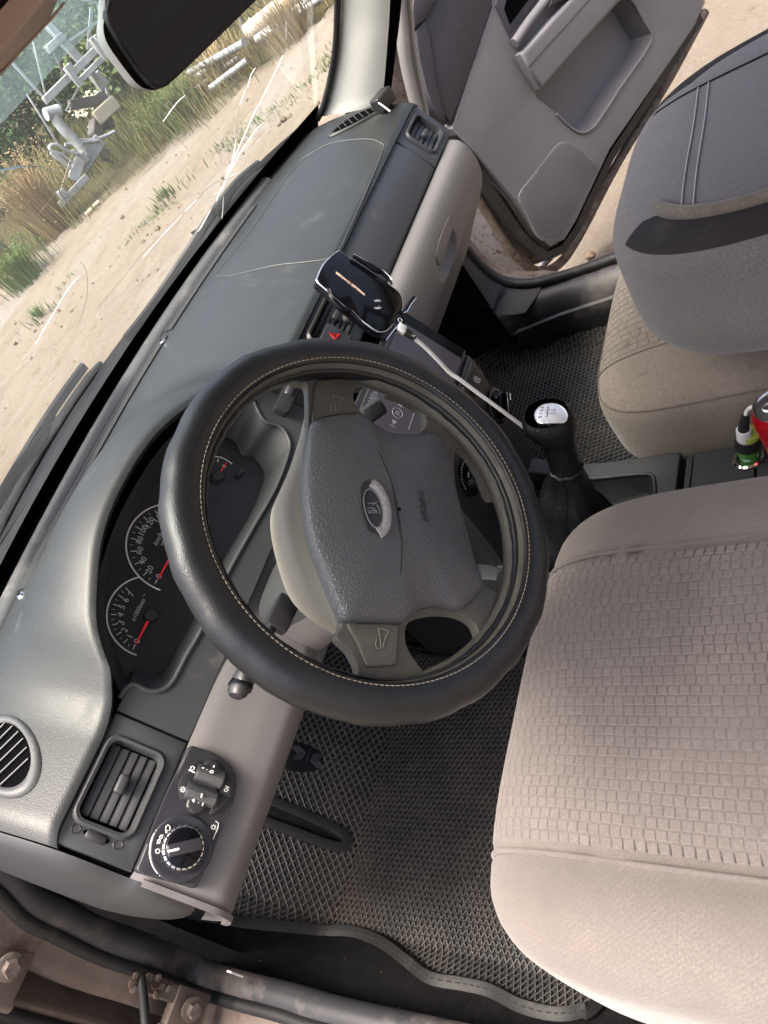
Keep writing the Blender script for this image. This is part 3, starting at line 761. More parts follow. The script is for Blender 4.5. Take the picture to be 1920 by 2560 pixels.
prism("display", [HU(a, b, .0012) for a, b in ((-1, -1), (.86, -1), (.86, 1), (-1, 1))], -nn * .004, m_screen, hu)
prism("display_border", [HU(a, b, .0012) for a, b in ((.865, -1), (1.04, -1), (1.04, 1), (.865, 1))], -nn * .004, m_gloss, hu)
def HP(u, v, o=.0016): return PL(u, v, hcn + nn * o, nn)
zsn = zm(860, 940, .15672)
text("track_title", "1 Wordo", HP(*zsn([(480, 300)])[0]), EX, up_, .0125, m_screent, hu, .0001)
for (a, b), t_ in (((795, 745), -1), ((905, 445), 1)):
    c = HP(*zsn([(a, b)])[0])
    M("skip_symbol", [c + EX * t_ * dx * .001 + up_ * dy * .001 for dx, dy in ((-4, -4), (4, 0), (-4, 4))], [(0, 1, 2)], m_screent, hu, 0)
    tube("skip_bar", [c + EX * t_ * .006 - up_ * .004, c + EX * t_ * .006 + up_ * .004], .0005, m_screent, hu, n=4)
c = HP(*zsn([(853, 590)])[0])
tube("pause_ring", [c + EX * .0075 * math.cos(t) + up_ * .0075 * math.sin(t) for t in [2 * math.pi * i / 28 for i in range(28)]], .0005, m_screent, hu, n=4, closed=True)
for dx in (-.0018, .0018): tube("pause_bar", [c + EX * dx - up_ * .003, c + EX * dx + up_ * .003], .0007, m_screent, hu, n=4)
tube("progress_line", [HP(*zsn([(1030, 850)])[0]), HP(*zsn([(1120, 590)])[0])], .0006, m_screent, hu, n=4)
# red and white smear reflected on the panel is left to the gloss
bp = prism("button_row", [SF(x, z, .006) for x, z in ((.228, .728), (.441, .728), (.441, .766), (.228, .766))], A((0, .03, 0)), m_switch, dash, .003, 3)
for k in range(4):
    xx = .262 + k * .049
    if k == 3:
        prism("rear_demist_button", [SF(x, z, .009) for x, z in ((xx - .021, .733), (xx + .021, .733), (xx + .021, .761), (xx - .021, .761))], A((0, .01, 0)), m_black, bp, .003, 3)
    else:
        prism("blank_button", [SF(x, z, .009) for x, z in ((xx - .021, .733), (xx + .021, .733), (xx + .021, .761), (xx - .021, .761))], A((0, .01, 0)), m_black, bp, .003, 3)
text("rear_demist_icon", "(||", SF(.409, .747, .0094), EX, up_, .013, m_icon, bp, .0001)
for (u, v) in ((1240, 1015), (1172, 1192)):
    p = PS(u, v); c, n = stk(p[0], p[2], .001)
    kb = lathe("climate_knob", [(.0285, 0), (.029, .001), (.0275, .002), (.021, .003), (.020, .014), (.0185, .0165), (0, .017)], c, n, m_gloss, dash, 44)
    e1 = EX; e2 = np.cross(n, e1)
    parts = []
    for k in range(15):
        a0 = math.radians(20 + k * 10.5); a1 = math.radians(20 + k * 10.5 + 6)
        parts.append(([c + n * .0026 + (e1 * math.cos(a) + e2 * math.sin(a)) * r for a, r in ((a0, .0245), (a1, .0245), (a1, .0258), (a0, .0258))], [(0, 1, 2, 3)]))
    M("scale_marks", *join_vf(parts), m_icon, kb, 0)
    gd = nrm(e1 * .8 + e2 * .5); gq = np.cross(n, gd)
    box("knob_grip", c + n * .019, (gd * .0175, gq * .0040, n * .0045), m_gloss, kb, .002, 2)
    box("knob_pointer", c + n * .0236 + gd * .010, (gd * .005, gq * .0010, n * .0005), m_white, kb)
def resamp0(P, n):
    P = np.array(P); L_ = np.concatenate([[0], np.cumsum(np.linalg.norm(np.diff(P, axis=0), axis=1))]); T = np.linspace(0, L_[-1], n)
    return np.stack([np.interp(T, L_, P[:, k]) for k in range(3)], 1)
# ---- glove box (light grey, bulging)
gprof = catm([A((0, a, b)) for a, b in ((.2235, .876), (.206, .864), (.198, .840), (.198, .812), (.208, .782), (.235, .748), (.27, .71), (.31, .665), (.36, .635), (.42, .62))], 5)
GX0, GX1 = .4525, .934
def PG_(u, v):
    r = ray(u, v); t = .6
    Y = [p[1] for p in gprof][::-1]; Z = [p[2] for p in gprof][::-1]
    while t < 2.4:
        p = CC + r * t
        if p[2] < .876 and p[1] > interp(p[2], Z, Y): return p
        t += .001
    return p
gpr = resamp0(gprof, 70)
hd = PG_(1120, 640); hdn = nrm((0, -1, .1))
hdi = int(np.argmin(np.abs(gpr[:, 2] - hd[2])))
def f_glove(x, i):
    p = gpr[i]; e = max(0, (x - (GX1 - .03)) / .03); k = e ** 3
    c = A((0, .29, .79)); q = p + (c - p) * k * .22
    a = ((x - hd[0]) / .055) ** 2 + ((i - hdi) / 4.6) ** 2
    dent = .017 * max(0, 1 - a ** 1.5) ** .8 if a < 1 else 0
    return A((x, q[1] + dent, q[2] + dent * .15))
gb = grid("glove_box", f_glove, [GX0 + (GX1 - GX0) * i / 150 for i in range(151)], list(range(70)), m_lgrey, dash, smooth=60)
M("glove_box_end", [f_glove(GX1, i) for i in range(70)] + [A((GX1, .45, .62)), A((GX1, .45, .88))], [tuple(range(72))], m_lgrey, gb, 0)
hnd2 = [PG_(u, v) + A((0, -.001, 0)) for u, v in catm([A(q_) for q_ in zm(760, 0, .6992)([(517, 772), (528, 815), (524, 845), (488, 945), (474, 920), (472, 890)])], 3, True)]
prism("handle_paddle", hnd2, A((0, .004, -.001)), m_lgrey, gb, .0018, 3)
# hidden body of the dashboard, closes the front side and the underside
box("dash_core", A((XC, .48, .80)), (EX * .625, EY * .09, EZ * .14), m_black, dash)
# ================================================================== STEERING WHEEL
wheel = thing("steering_wheel", "black leather covered steering wheel with grey hub and airbag pad, turned slightly left", "steering wheel", WC)
EU = np.array([0, math.sin(TW), math.cos(TW)])
def WP(p, q, n=0.0): return WC + EX * p + EU * q + WN * n
RM, rm = .1748, .0190
na, nb = 144, 20
def f_core(a, b):
    r = RM + rm * .96 * math.cos(b); return WP(r * math.cos(a), r * math.sin(a), rm * .96 * math.sin(b))
ANG = [2 * math.pi * i / na for i in range(na)]
grid("rim_core", f_core, ANG, [2 * math.pi * i / nb for i in range(nb)], m_olive, wheel, cu=True, cv=True, smooth=80)
def f_ring(a, b):
    k = min(1, max(0, (math.cos(a - math.radians(299)) + .08) / .30)); q = .0105 * (.5 + .5 * k)
    r = .1610 + .009 * (1 - k) + q * math.cos(b); return WP(r * math.cos(a), r * math.sin(a), -.006 + q * math.sin(b))
grid("rim_inner_bead", f_ring, ANG, [2 * math.pi * i / 14 for i in range(14)], m_olive, wheel, cu=True, cv=True, smooth=80)
# sewn cover: wraps the outside of the rim, leaves a strip free on the inside
def lump(a, b):
    return   .0007 * math.sin(19 * a + 1.3 * math.sin(3 * a)) * max(0, math.cos(b - .3)) + .0003 * math.sin(41 * a + 2 * b) + .0005 * math.sin(7 * a - b)
def f_cov(a, t):
    b = math.radians(-205 + 340 * t) * 1.0
    r0 = rm * 1.075 + lump(a, b) - .0012 * (1 if t in (0, 1) else 0)
    r = RM + r0 * math.cos(b); return WP(r * math.cos(a), r * math.sin(a), r0 * math.sin(b))
cov = grid("leather_cover", f_cov, ANG, [0, .004] + [i / 30 for i in range(1, 30)] + [.996, 1], m_leather, wheel, cu=True, smooth=80)
parts = []
for i in range(210):
    a = 2 * math.pi * i / 210; b = math.radians(-205 + 340 * .955); r0 = rm * 1.085
    P_ = []
    for da in (0, .011, .0195):
        r = RM + (r0 + .0004) * math.cos(b) + (.0003 if da == .011 else 0); P_.append(WP(r * math.cos(a + da), r * math.sin(a + da), (r0 + .0004) * math.sin(b)))
    parts.append(sweep_vf(P_, circ(.00055, 4)))
M("stitching", *join_vf(parts), m_stitch, cov, 60, kind="stuff")
# cross seam of the cover, on the lower right of the picture
aj = math.atan2((PW(1340, 1258) - WC) @ EU, (PW(1340, 1258) - WC) @ EX)
tube("cover_joint", [f_cov(aj, t) * 1.0 + WN * .0003 for t in [.45 + .5 * i / 16 for i in range(17)]], .0009, m_leather, cov, n=6)
z5 = zm(640, 860, .45812)
# spider: hub plate with four arms
spd = [(285, 440), (287, 330), (283, 235), (262, 205), (200, 190), (180, 60), (400, 20), (640, 60), (600, 215), (552, 235), (533, 280), (548, 335), (590, 385), (640, 432), (720, 478), (850, 492), (905, 478), (930, 440), (925, 392), (890, 340), (800, 288), (720, 250), (800, 130), (1100, 260), (1330, 520), (1400, 760), (1290, 840), (1225, 700), (1160, 595), (1115, 565), (1085, 590), (1085, 730), (1125, 930), (1195, 1180), (1240, 1300), (1300, 1345), (1345, 1340), (1355, 1230), (1450, 1200), (1470, 1420), (1340, 1640), (1215, 1690), (1222, 1620), (1212, 1560), (1180, 1512), (1110, 1476), (1010, 1465), (900, 1482), (830, 1522), (815, 1580), (825, 1650), (870, 1728), (940, 1800), (1050, 1800), (1000, 1900), (750, 1930), (480, 1880), (520, 1820), (557, 1795), (548, 1740), (505, 1665), (440, 1595), (470, 1500), (370, 1240), (290, 1040), (268, 850), (272, 650)]
SPO = -.009
spl = []
for u, v in catm([A(p) for p in z5(spd)], 3, True):
    p = PW(u, v, SPO); d = p - WC - WN * SPO; l = np.linalg.norm(d)
    if l > RM + .002: p = WC + WN * SPO + d * (RM + .002) / l
    spl.append(p)
prism("spokes", spl, -WN * .013, m_olive, wheel, .0055, 4, smooth=70)
# hub shell behind the pad
padl = [(300, 452), (272, 650), (268, 850), (300, 1050), (370, 1240), (450, 1440), (488, 1500)]
skl = [(285, 300), (262, 480), (190, 700), (95, 880), (78, 1000), (110, 1180), (180, 1380), (290, 1500), (430, 1590), (520, 1690)]
pa = catm([PW(u, v, SPO - .002) for u, v in z5(padl)], 8); sa_ = catm([PW(u, v, -.062) for u, v in z5(skl)], 6)
def resamp(P, n):
    P = np.array(P); L_ = np.concatenate([[0], np.cumsum(np.linalg.norm(np.diff(P, axis=0), axis=1))]); T = np.linspace(0, L_[-1], n)
    return np.stack([np.interp(T, L_, P[:, k]) for k in range(3)], 1)
ra, rb = resamp(pa, 50), resamp(sa_, 50)
def f_sk(i, t):
    p = ra[i] * (1 - t) + rb[i] * t; out = nrm(ra[i] - WC + WN * .02); return p + out * .010 * math.sin(math.pi * t) + WN * .008 * math.sin(math.pi * t)
grid("hub_shell", f_sk, list(range(50)), [k / 10 for k in range(11)], m_hub, wheel, smooth=80)
lathe("hub_drum", [(.060, -.060), (.075, -.045), (.070, -.02), (.04, -.012)], WC, WN, m_hub, wheel, 40)
# airbag pad
pad = [(300, 452), (335, 408), (480, 380), (585, 385), (640, 430), (720, 478), (850, 494), (965, 478), (1003, 492), (1040, 560), (1078, 730), (1122, 930), (1163, 1100), (1240, 1305), (1212, 1370), (1130, 1442), (1000, 1422), (900, 1442), (830, 1500), (780, 1516), (600, 1512), (492, 1505), (450, 1440), (370, 1240), (300, 1050), (269, 850), (272, 650)]
pl2 = np.array([PW(u, v, .0) for u, v in catm([A(p) for p in z5(pad)], 4, True)])
pc = pl2.mean(0)
NP = len(pl2)
def f_pad(i, k):
    e = padk[k]; p = pl2[i]; q = pc + (p - pc) * e[0]
    return q + WN * e[1]
padk = [(1.0, -.014), (1.0, -.003), (.99, .001), (.965, .0035), (.92, .005), (.8, .0075), (.6, .0105), (.4, .012), (.2, .0125), (.02, .0125)]
po = grid("airbag_pad", f_pad, list(range(NP)), list(range(len(padk))), m_pad, wheel, cu=True, smooth=80)
def PPD(u, v, o=.0):    # pixel on the domed pad
    p = PW(u, v, .009)
    d = p - pc; l = np.linalg.norm(d) / .10
    h = interp(l, [0, .4, .6, .8, 1.0, 1.3], [.0125, .012, .0105, .008, .005, .003])
    return PW(u, v, h + o)
crz = catm([A(p) for p in z5([(640, 540), (690, 640), (735, 760), (768, 900), (786, 1040), (792, 1140), (785, 1262)])], 6)
tube("pad_crease", [PPD(u, v, -.0004) for u, v in crz], .0013, m_black, po, n=8)
# horn covers on the two upper arms with a pressed horn symbol
def horn(pts, icon, sgn):
    h = prism("horn_button", [PW(u, v, SPO + .0035) for u, v in catm([A(p) for p in z5(pts)], 3, True)], -WN * .008, m_olive, wheel, .0022, 3, smooth=70)
    cx, cy = icon
    c = PW(*z5([icon])[0], SPO + .0040)
    dx = nrm(PW(*z5([(cx + 6, cy - 40)])[0], SPO) - PW(*z5([(cx, cy)])[0], SPO)); dy = np.cross(WN, dx)
    for path in ([(-9, 0), (-3, 1.2), (3, 3.4), (6, 4.6)], [(-9, -1.5), (-3, -2.0), (3, -3.4), (6, -4.6)], [(6, 4.6), (6.6, 0), (6, -4.6)], [(-9, 0), (-11, 3), (-7, 5), (-3, 4)]):
        tube("horn_symbol", [c + (dx * a + dy * b) * .00115 for a, b in path], .00055, m_hub, h, n=5)
horn([(310, 420), (318, 330), (330, 210), (420, 190), (505, 200), (535, 335), (550, 372), (480, 380), (380, 395)], (440, 318), 1)
horn([(500, 1520), (600, 1525), (770, 1528), (778, 1600), (770, 1740), (740, 1752), (620, 1760), (590, 1720), (550, 1620)], (690, 1598), -1)
# oval emblem: dish, worn bright rim, disc with a sail-shaped mark
ze = zm(900, 1180, .13261)
emb = prism("emblem", [PPD(u, v, .0012) for u, v in catm([A(p) for p in ze([(130, 150), (220, 180), (370, 360), (500, 560), (548, 760), (540, 950), (480, 1120), (370, 1195), (310, 1170), (160, 1080), (70, 850), (20, 600), (20, 330), (60, 200)])], 5, True)], -WN * .006, m_black, po, .001, 2)
rimp = [PPD(u, v, .0018) for u, v in catm([A(p) for p in ze([(215, 200), (330, 290), (420, 440), (480, 620), (500, 800), (490, 960), (440, 1090), (360, 1150)])], 6)]
sweep("worn_rim", rimp, [(.0006, -.0048), (.0016, -.002), (.0016, .002), (.0006, .0048), (-.002, .0048), (-.002, -.0048)], mat("worn_emblem_rim", (.30, .30, .30), .6, .4, var=.3, vscale=300), emb, up=WN)
ring2 = [PPD(u, v, .0024) for u, v in catm([A(p) for p in ze([(200, 330), (300, 410), (380, 560), (425, 760), (420, 920), (360, 1030), (280, 1040), (180, 930), (110, 760), (70, 560), (90, 400), (140, 335)])], 5, True)]
prism("emblem_disc", ring2, -WN * .004, m_switch, emb, .0006, 2)
mk = mat("emblem_mark", (.20, .21, .23), .35, .5, .4)
tube("emblem_ring", ring2, .0007, mk, emb, n=6, closed=True)
for path in ([(150, 600), (210, 592), (262, 605), (270, 575)], [(265, 605), (290, 590), (318, 562)], [(318, 618), (352, 670), (372, 730), (375, 792)], [(135, 690), (190, 672), (260, 690), (322, 740)], [(150, 735), (240, 728), (325, 742)], [(165, 768), (250, 764), (325, 766)]):
    tube("emblem_mark", [PPD(u, v, .0028) for u, v in catm([A(p) for p in ze(path)], 4)], .0006, mk, emb, n=5)
ad = nrm(PPD(*z5([(895, 800)])[0]) - PPD(*z5([(925, 960)])[0]))
text("airbag_lettering", "AIRBAG", PPD(*z5([(912, 885)])[0], .0006), ad, np.cross(WN, ad), .0098, m_black, po, .0003)
# ================================================================== STEERING COLUMN
col = thing("steering_column", "grey steering column shroud with stalks behind the wheel", "steering column", WC - WN * .16)
def f_col(a, t):
    n = -.058 - .20 * t; hx = .050 + .012 * math.sin(math.pi * min(1, t * 1.6)); e = .55
    c, s = math.cos(a), math.sin(a)
    x = hx * math.copysign(abs(c) ** e, c); y = (.040 if s > 0 else .062) * math.copysign(abs(s) ** e, s)
    k = .94 if t == 0 else 1
    return WP(x * k, y * k - .006, n)
hi = [math.pi * i / 20 for i in range(21)]; lo_ = [math.pi + math.pi * i / 20 for i in range(21)]
TT = [0, .04, .12, .3, .5, .7, 1]
uc = grid("upper_shroud", f_col, hi, TT, m_fascia, col, smooth=60)
grid("lower_shroud", f_col, lo_, TT, m_lgrey, col, smooth=60)
M("shroud_front", [f_col(2 * math.pi * i / 40, 0) for i in range(40)], [tuple(range(40))], m_fascia, col, 0)
tube("shroud_edge", [f_col(a, .02) + WN * .002 for a in [math.radians(-5 + 190 * i / 30) for i in range(31)]], .0035, m_lip, col, n=8)
s0, s1 = PW(700, 1520, -.085), PW(598, 1722, -.075)
st = tube("indicator_stalk", [s0, s0 * .7 + s1 * .3, s0 * .35 + s1 * .65, s1 * .93 + s0 * .07, s1], .012, m_black, col, n=14, scale=[.55, .7, .95, 1.15, .7], up=WN, r2=.009)
sd = nrm(s1 - s0)
lathe("stalk_ring", [(.0118, -.002), (.0125, 0), (.0125, .003), (.0112, .004)], s1 - sd * .004, sd, m_gloss, st, 22, sx=1.0, sy=.8)
lathe("stalk_tip", [(.0110, 0), (.0104, .006), (.007, .010), (0, .011)], s1 - sd * .002, sd, m_black, st, 22, sx=1.0, sy=.8)
box("stalk_socket", PW(705, 1535, -.080), (nrm(sd) * .018, np.cross(WN, nrm(sd)) * .011, WN * .008), m_black, col, .002, 2)
s2, s3 = PW(880, 1060, -.09), PW(952, 1012, -.075)
tube("wiper_stalk", [s2, s2 * .5 + s3 * .5, s3], .010, m_black, col, n=12, scale=[.7, .9, 1.2], up=WN)
box("wiper_stalk_tip", PW(930, 1034, -.072), (nrm(s3 - s2) * .012, np.cross(WN, nrm(s3 - s2)) * .009, WN * .005), m_rubber, col, .002, 2)
# ================================================================== SEATS
def se(t, e): return math.copysign(abs(t) ** e, t)
class RBox:
    def __init__(s, c, h, e1, e2, bump=None): s.c, s.h, s.e1, s.e2, s.bump = A(c), A(h), e1, e2, bump
    def pt(s, th, ph):
        cp, sp_ = se(math.cos(ph), s.e1), se(math.sin(ph), s.e1)
        p = s.c + A((s.h[0] * cp * se(math.cos(th), s.e2), s.h[1] * cp * se(math.sin(th), s.e2), s.h[2] * sp_))
        if s.bump is not None: p = p + A(s.bump(p))
        return p
    def section(s, x, n=260, phmin=-.25):
        """polyline over the top at given x: from rear to front"""
        out = []
        X = (abs(x - s.c[0]) / s.h[0]) ** (2 / s.e2)
        pts = []
        for i in range(n + 1):
            ph = phmin + (math.pi / 2 - phmin) * i / n
            cp = abs(math.cos(ph)) ** s.e1; v = cp ** (2 / s.e2) - X
            if v < 0: break
            y = s.h[1] * v ** (s.e2 / 2); z = s.h[2] * se(math.sin(ph), s.e1); pts.append((y, z))
        fr = [A((x, s.c[1] + y, s.c[2] + z)) for y, z in pts][::-1]
        re = [A((x, s.c[1] - y, s.c[2] + z)) for y, z in pts]
        P_ = re + fr[1:]
        if s.bump is not None: P_ = [p + A(s.bump(p)) for p in P_]
        return P_
def warp(n, p=1.0): return [math.pi * 2 * i / n for i in range(n)]
def bulge_noise(p, amp=.004, sc=6): return amp * noise.noise(Vector(p * sc))
def seat_mesh(name, rb, mt, parent, nph=34, nth=120, ph0=-math.pi / 2, ph1=math.pi / 2):
    return grid(name, lambda th, ph: rb.pt(th, ph), warp(nth), [ph0 + (ph1 - ph0) * i / nph for i in range(nph + 1)], mt, parent, cu=True, smooth=80)
def pads(name, rb, x0, x1, cw, bl, mt, parent, ymin=-.36, skip=None, hgt=.0016, gap=.0011):
    parts = []; nc = int(round((x1 - x0) / cw)); base = None
    for c in range(nc):
        xa, xb = x0 + c * cw, x0 + (c + 1) * cw
        S0 = rb.section(xa + gap); S1 = rb.section(xb - gap); Sm = rb.section((xa + xb) / 2)
        if len(S0) < 20 or len(S1) < 20: continue
        def par(S_):
            P_ = np.array(S_); L_ = np.concatenate([[0], np.cumsum(np.linalg.norm(np.diff(P_, axis=0), axis=1))]); return P_, L_
        A0, L0 = par(S0); A1, L1 = par(S1)
        def at(P_, L_, t):   # t measured from the front end backwards
            q = t * 1.0; return np.array([np.interp(L_[-1] - q, L_, P_[:, k]) for k in range(3)])
        t = -(bl / 2 if c % 2 else 0) + bl * .0 + .004 * (c % 3 == 1)
        while True:
            a, b = t + gap, t + bl - gap; t += bl
            if a < .006: continue
            v = [at(A0, L0, a), at(A0, L0, b), at(A1, L1, b), at(A1, L1, a)]
            if v[0][1] < ymin: break
            if skip is not None and skip(v[0]): continue
            n = np.cross(v[1] - v[0], v[3] - v[0]); n = nrm(n)
            if n @ A((0, .25, 1)) < 0: n = -n
            ctr = sum(v) / 4; top = [ctr + (q - ctr) * .80 + n * (hgt + .0003 * random.random()) for q in v]
            bot = [q - n * .0006 for q in v]
            parts.append((bot + top, [(4, 5, 6, 7), (0, 1, 5, 4), (1, 2, 6, 5), (2, 3, 7, 6), (3, 0, 4, 7)]))
    V_, F_ = join_vf(parts)
    me_ = M(name, V_, F_, mt, parent, 35, kind="stuff")
    bm = bmesh.new(); bm.from_mesh(me_.data); bmesh.ops.recalc_face_normals(bm, faces=bm.faces); bm.to_mesh(me_.data); bm.free(); finish(me_.data, 35)
    return me_
def dbump(p):
    x = abs(p[0]); k = 1 / (1 + math.exp(-(x - .215) / .012)); f = 1 if p[2] > .53 else 0
    g = -.008 * math.exp(-((x - .188) / .006) ** 2) * (1 if p[2] > .50 else .0)
    return (0, 0, .018 * k * f + g + bulge_noise(p, .004, 5) * f)
ds = thing("driver_seat", "beige grey driver seat cushion with embossed block pattern, nearest seat", "car seat", (0, -.22, .30))
rbd = RBox((-.002, -.235, .475), (.302, .293, .128), .42, .46, dbump)
cu_ = seat_mesh("cushion", rbd, m_seat, ds, 40, 160)
pads("pattern_blocks", rbd, -.177, .177, .0118, .0118, m_seatp, cu_, hgt=.0006, gap=.0005)
for sx_ in (-.188, .188):
    S_ = [p for p in rbd.section(sx_) if p[1] > -.45]
    tube("piping", [p + EZ * .0050 for p in S_[::4]], .0030, m_seat, cu_, n=8)
box("seat_base", A((0, -.25, .33)), (EX * .20, EY * .20, EZ * .05), m_black, ds, .01, 2)
for sx_ in (-.2, .2):
    box("seat_rail", A((sx_, -.22, .305)), (EX * .018, EY * .27, EZ * .012), m_steeld, ds, .003, 1)
# passenger seat with the backrest folded forward on the cushion
ps = thing("passenger_seat", "stained grey beige passenger seat with its backrest folded forward", "car seat", (.655, -.25, .33))
def pbump(p): return (0, 0, bulge_noise(p, .006, 5))
rbp = RBox((.660, -.255, .520), (.228, .278, .098), .46, .36, pbump)
pcu = seat_mesh("cushion", rbp, m_pseat, ps, 40, 160)
pads("pattern_blocks", rbp, .545, .80, .0150, .0165, m_pseat, pcu, ymin=-.30, hgt=.0013, gap=.0008)
sm = [rbp.pt(th, .36) for th in [math.radians(70 + 150 * i / 60) for i in range(61)]]
tube("cushion_seam", [p + nrm((p - rbp.c) * A((1, 1, .3))) * .0005 for p in sm], .0014, m_seatg, pcu, n=6)
S_ = [p for p in rbp.section(.538) if p[1] > -.42]
tube("cushion_seam", [p + EZ * .0006 for p in S_[::4]], .0015, m_seatg, pcu, n=6)
rbb = RBox((.615, -.392, .766), (.238, .284, .100), .36, .58, lambda p: (-.016 * math.exp(-((p[2] - .745) / .035) ** 2) * max(0, min(1, (.56 - p[0]) / .12)), 0, bulge_noise(p, .006, 4) - .008 * math.exp(-((p[0] - .640) / .13) ** 2) * (p[2] > .8)))
fb = grid("backrest", lambda th, ph: rbb.pt(th, ph), warp(160), [-math.pi / 2 + math.pi * i / 60 for i in range(61)], m_pback, ps, cu=True, smooth=80)
def band(t0, t1, k0=3.0):
    def f(k, j):
        th = t0 + (t1 - t0) * k / 50; e = min(1, (k + 4) / 6, (51 - k) / 7); lo2, hi2 = .52, .54 + .48 * (e ** .6)
        ph = lo2 + (hi2 - lo2) * j / 8; p = rbb.pt(th, ph); return p + nrm((p - rbb.c) * A((1, 1, 1.6))) * (.0014 if 0 < j < 8 else -.001)
    return f
bd = grid("dark_side_band", band(math.radians(122), math.radians(235)), list(range(51)), list(range(9)), m_pband, ps, smooth=80, label="dark charcoal band along the side of the folded backrest")
grid("dark_side_band", band(math.radians(-60), math.radians(60)), list(range(51)), list(range(9)), m_pband, ps, smooth=80, label="dark charcoal edge on the far side of the folded backrest")
bpn = fb
for a0, a1 in ((122, 230),):
    tube("panel_piping", [rbb.pt(math.radians(a0 + (a1 - a0) * k / 60), 1.06) + EZ * .001 for k in range(61)], .0080, m_pseat, bpn, n=8)
def on_back(x, y):
    r = ((abs(x - rbb.c[0]) / rbb.h[0]) ** (2 / rbb.e2) + (abs(y - rbb.c[1]) / rbb.h[1]) ** (2 / rbb.e2)) ** (rbb.e2 / 2)
    p = A((x, y, rbb.c[2] + rbb.h[2] * max(0, 1 - min(1, r) ** (2 / rbb.e1)) ** (rbb.e1 / 2))); return p + A(rbb.bump(p)) + EZ * .0008
for path in ([(.745, y) for y in np.linspace(-.125, -.60, 16)],):
    tube("panel_seam", [on_back(x, y) for x, y in path], .0016, m_pband, bpn, n=6)
for yy in (-.222, -.236):
    pts = [on_back(x, yy + .02 * (x - .45)) for x in np.linspace(.455, .742, 22)]
    tube("panel_fold", pts, .0012, m_pback, bpn, n=6)
    parts = [sweep_vf([pts[i] * (1 - a) + pts[i + 1] * a + EZ * .0014 for a in (.1 + .33 * k, .3 + .33 * k)], circ(.0007, 4)) for i in range(len(pts) - 1) for k in range(3)]
    M("stitching", *join_vf(parts), m_cable, bpn, 0, kind="stuff")
box("seat_base", A((.66, -.27, .38)), (EX * .17, EY * .20, EZ * .06), m_black, ps, .01, 2)
box("seat_bracket", A((.475, -.085, .415)), (EX * .02, EY * .05, EZ * .045), m_black, ps, .006, 2)
for k in range(3):
    tube("seat_lever", [A((.470, -.12 - k * .022, .41)), A((.468, -.125 - k * .022, .44)), A((.475, -.13 - k * .022, .46))], .006, m_jamb, ps, n=8)
for sx_ in (.49, .83):
    box("seat_rail", A((sx_, -.24, .335)), (EX * .018, EY * .25, EZ * .012), m_steeld, ps, .003, 1)
# ================================================================== CAR BODY: FLOOR, SILLS, PILLARS, ROOF
car = thing("car_body", "worn car body shell with rusty door openings, sills and pillars", "car body", (XC, 0, .2))
def zfl(x, y):
    b = .290 if x < XC else .345
    r = max(0, y - .47)
    z = b + (.75 * r if r < .3 else .225 + 1.6 * (r - .3))
    if x < -.262: z += max(0, (-.262 - x)) * .9
    if x > .90: z += (x - .90) * .9
    return z
def f_floor(x, y): return A((x, y, zfl(x, y)))
grid("floor_pan", f_floor, [-.375 + .02 * i for i in range(34)], [-.9 + .03 * i for i in range(59)], m_carpet, car)
grid("floor_pan", f_floor, [.303 + .02 * i for i in range(34)], [-.9 + .03 * i for i in range(59)], m_carpet, car)
box("tunnel", A((.31, -.1, .38)), (EX * .075, EY * .85, EZ * .09), m_carpet, car, .03, 3)
grid("bulkhead", lambda x, z: A((x, .84 - (z - .5) * .2, z)), [-.40, .3, 1.02], [.3, .6, .97], m_black, car)
# passenger sill and kick panel
ssil = [(1.035, .40), (1.030, .445), (1.006, .462), (.980, .460), (.958, .440), (.944, .405), (.936, .36), (.930, .31)]
ssp = catm([A((a, 0, b)) for a, b in ssil], 4)
def f_sill(y, i):
    p = ssp[i]; f = max(0, (y - .20) / .22) ** 2; k = i / (len(ssp) - 1)
    return A((p[0], y, p[2] + .02 * f * (1 - k)))
grid("sill_trim", f_sill, [-.9 + 1.28 * i / 40 for i in range(41)], list(range(len(ssp))), m_sill, car, smooth=70)
prism("sill_end_cover", [A((.9285, y, z)) for y, z in ((-.05, .33), (.22, .33), (.34, .36), (.385, .40), (.33, .425), (.22, .435), (-.05, .44))], EX * .01, m_sill, car, .003, 2)
lathe("trim_hole", [(.010, 0), (.010, -.004), (0, -.004)], PX(1284, 846, .9283) - EX * .0005, EX, m_cavity, car, 16)
M("kick_panel", [A((.945, .36, .30)), A((.945, .36, .95)), A((.91, .86, .95)), A((.91, .86, .30))], [(0, 1, 2, 3)], m_carpet, car, 0)
M("kick_panel", [A((-.345, .53, .25)), A((-.345, .53, .66)), A((-.315, .86, .66)), A((-.315, .86, .25))], [(0, 1, 2, 3)], m_carpet, car, 0)
seal = catm([A(p) for p in ((1.012, -.9, .470), (1.012, -.3, .470), (1.012, .05, .469), (1.012, .20, .467), (1.013, .29, .475), (1.014, .345, .505), (1.014, .37, .56), (1.013, .38, .64), (1.010, .392, .75), (1.0, .41, .88), (.985, .40, .98), (.96, .31, 1.10), (.93, .20, 1.24), (.90, .10, 1.37))], 6)
tube("door_seal", seal, .0125, m_rubber, car, n=10, smooth=80)
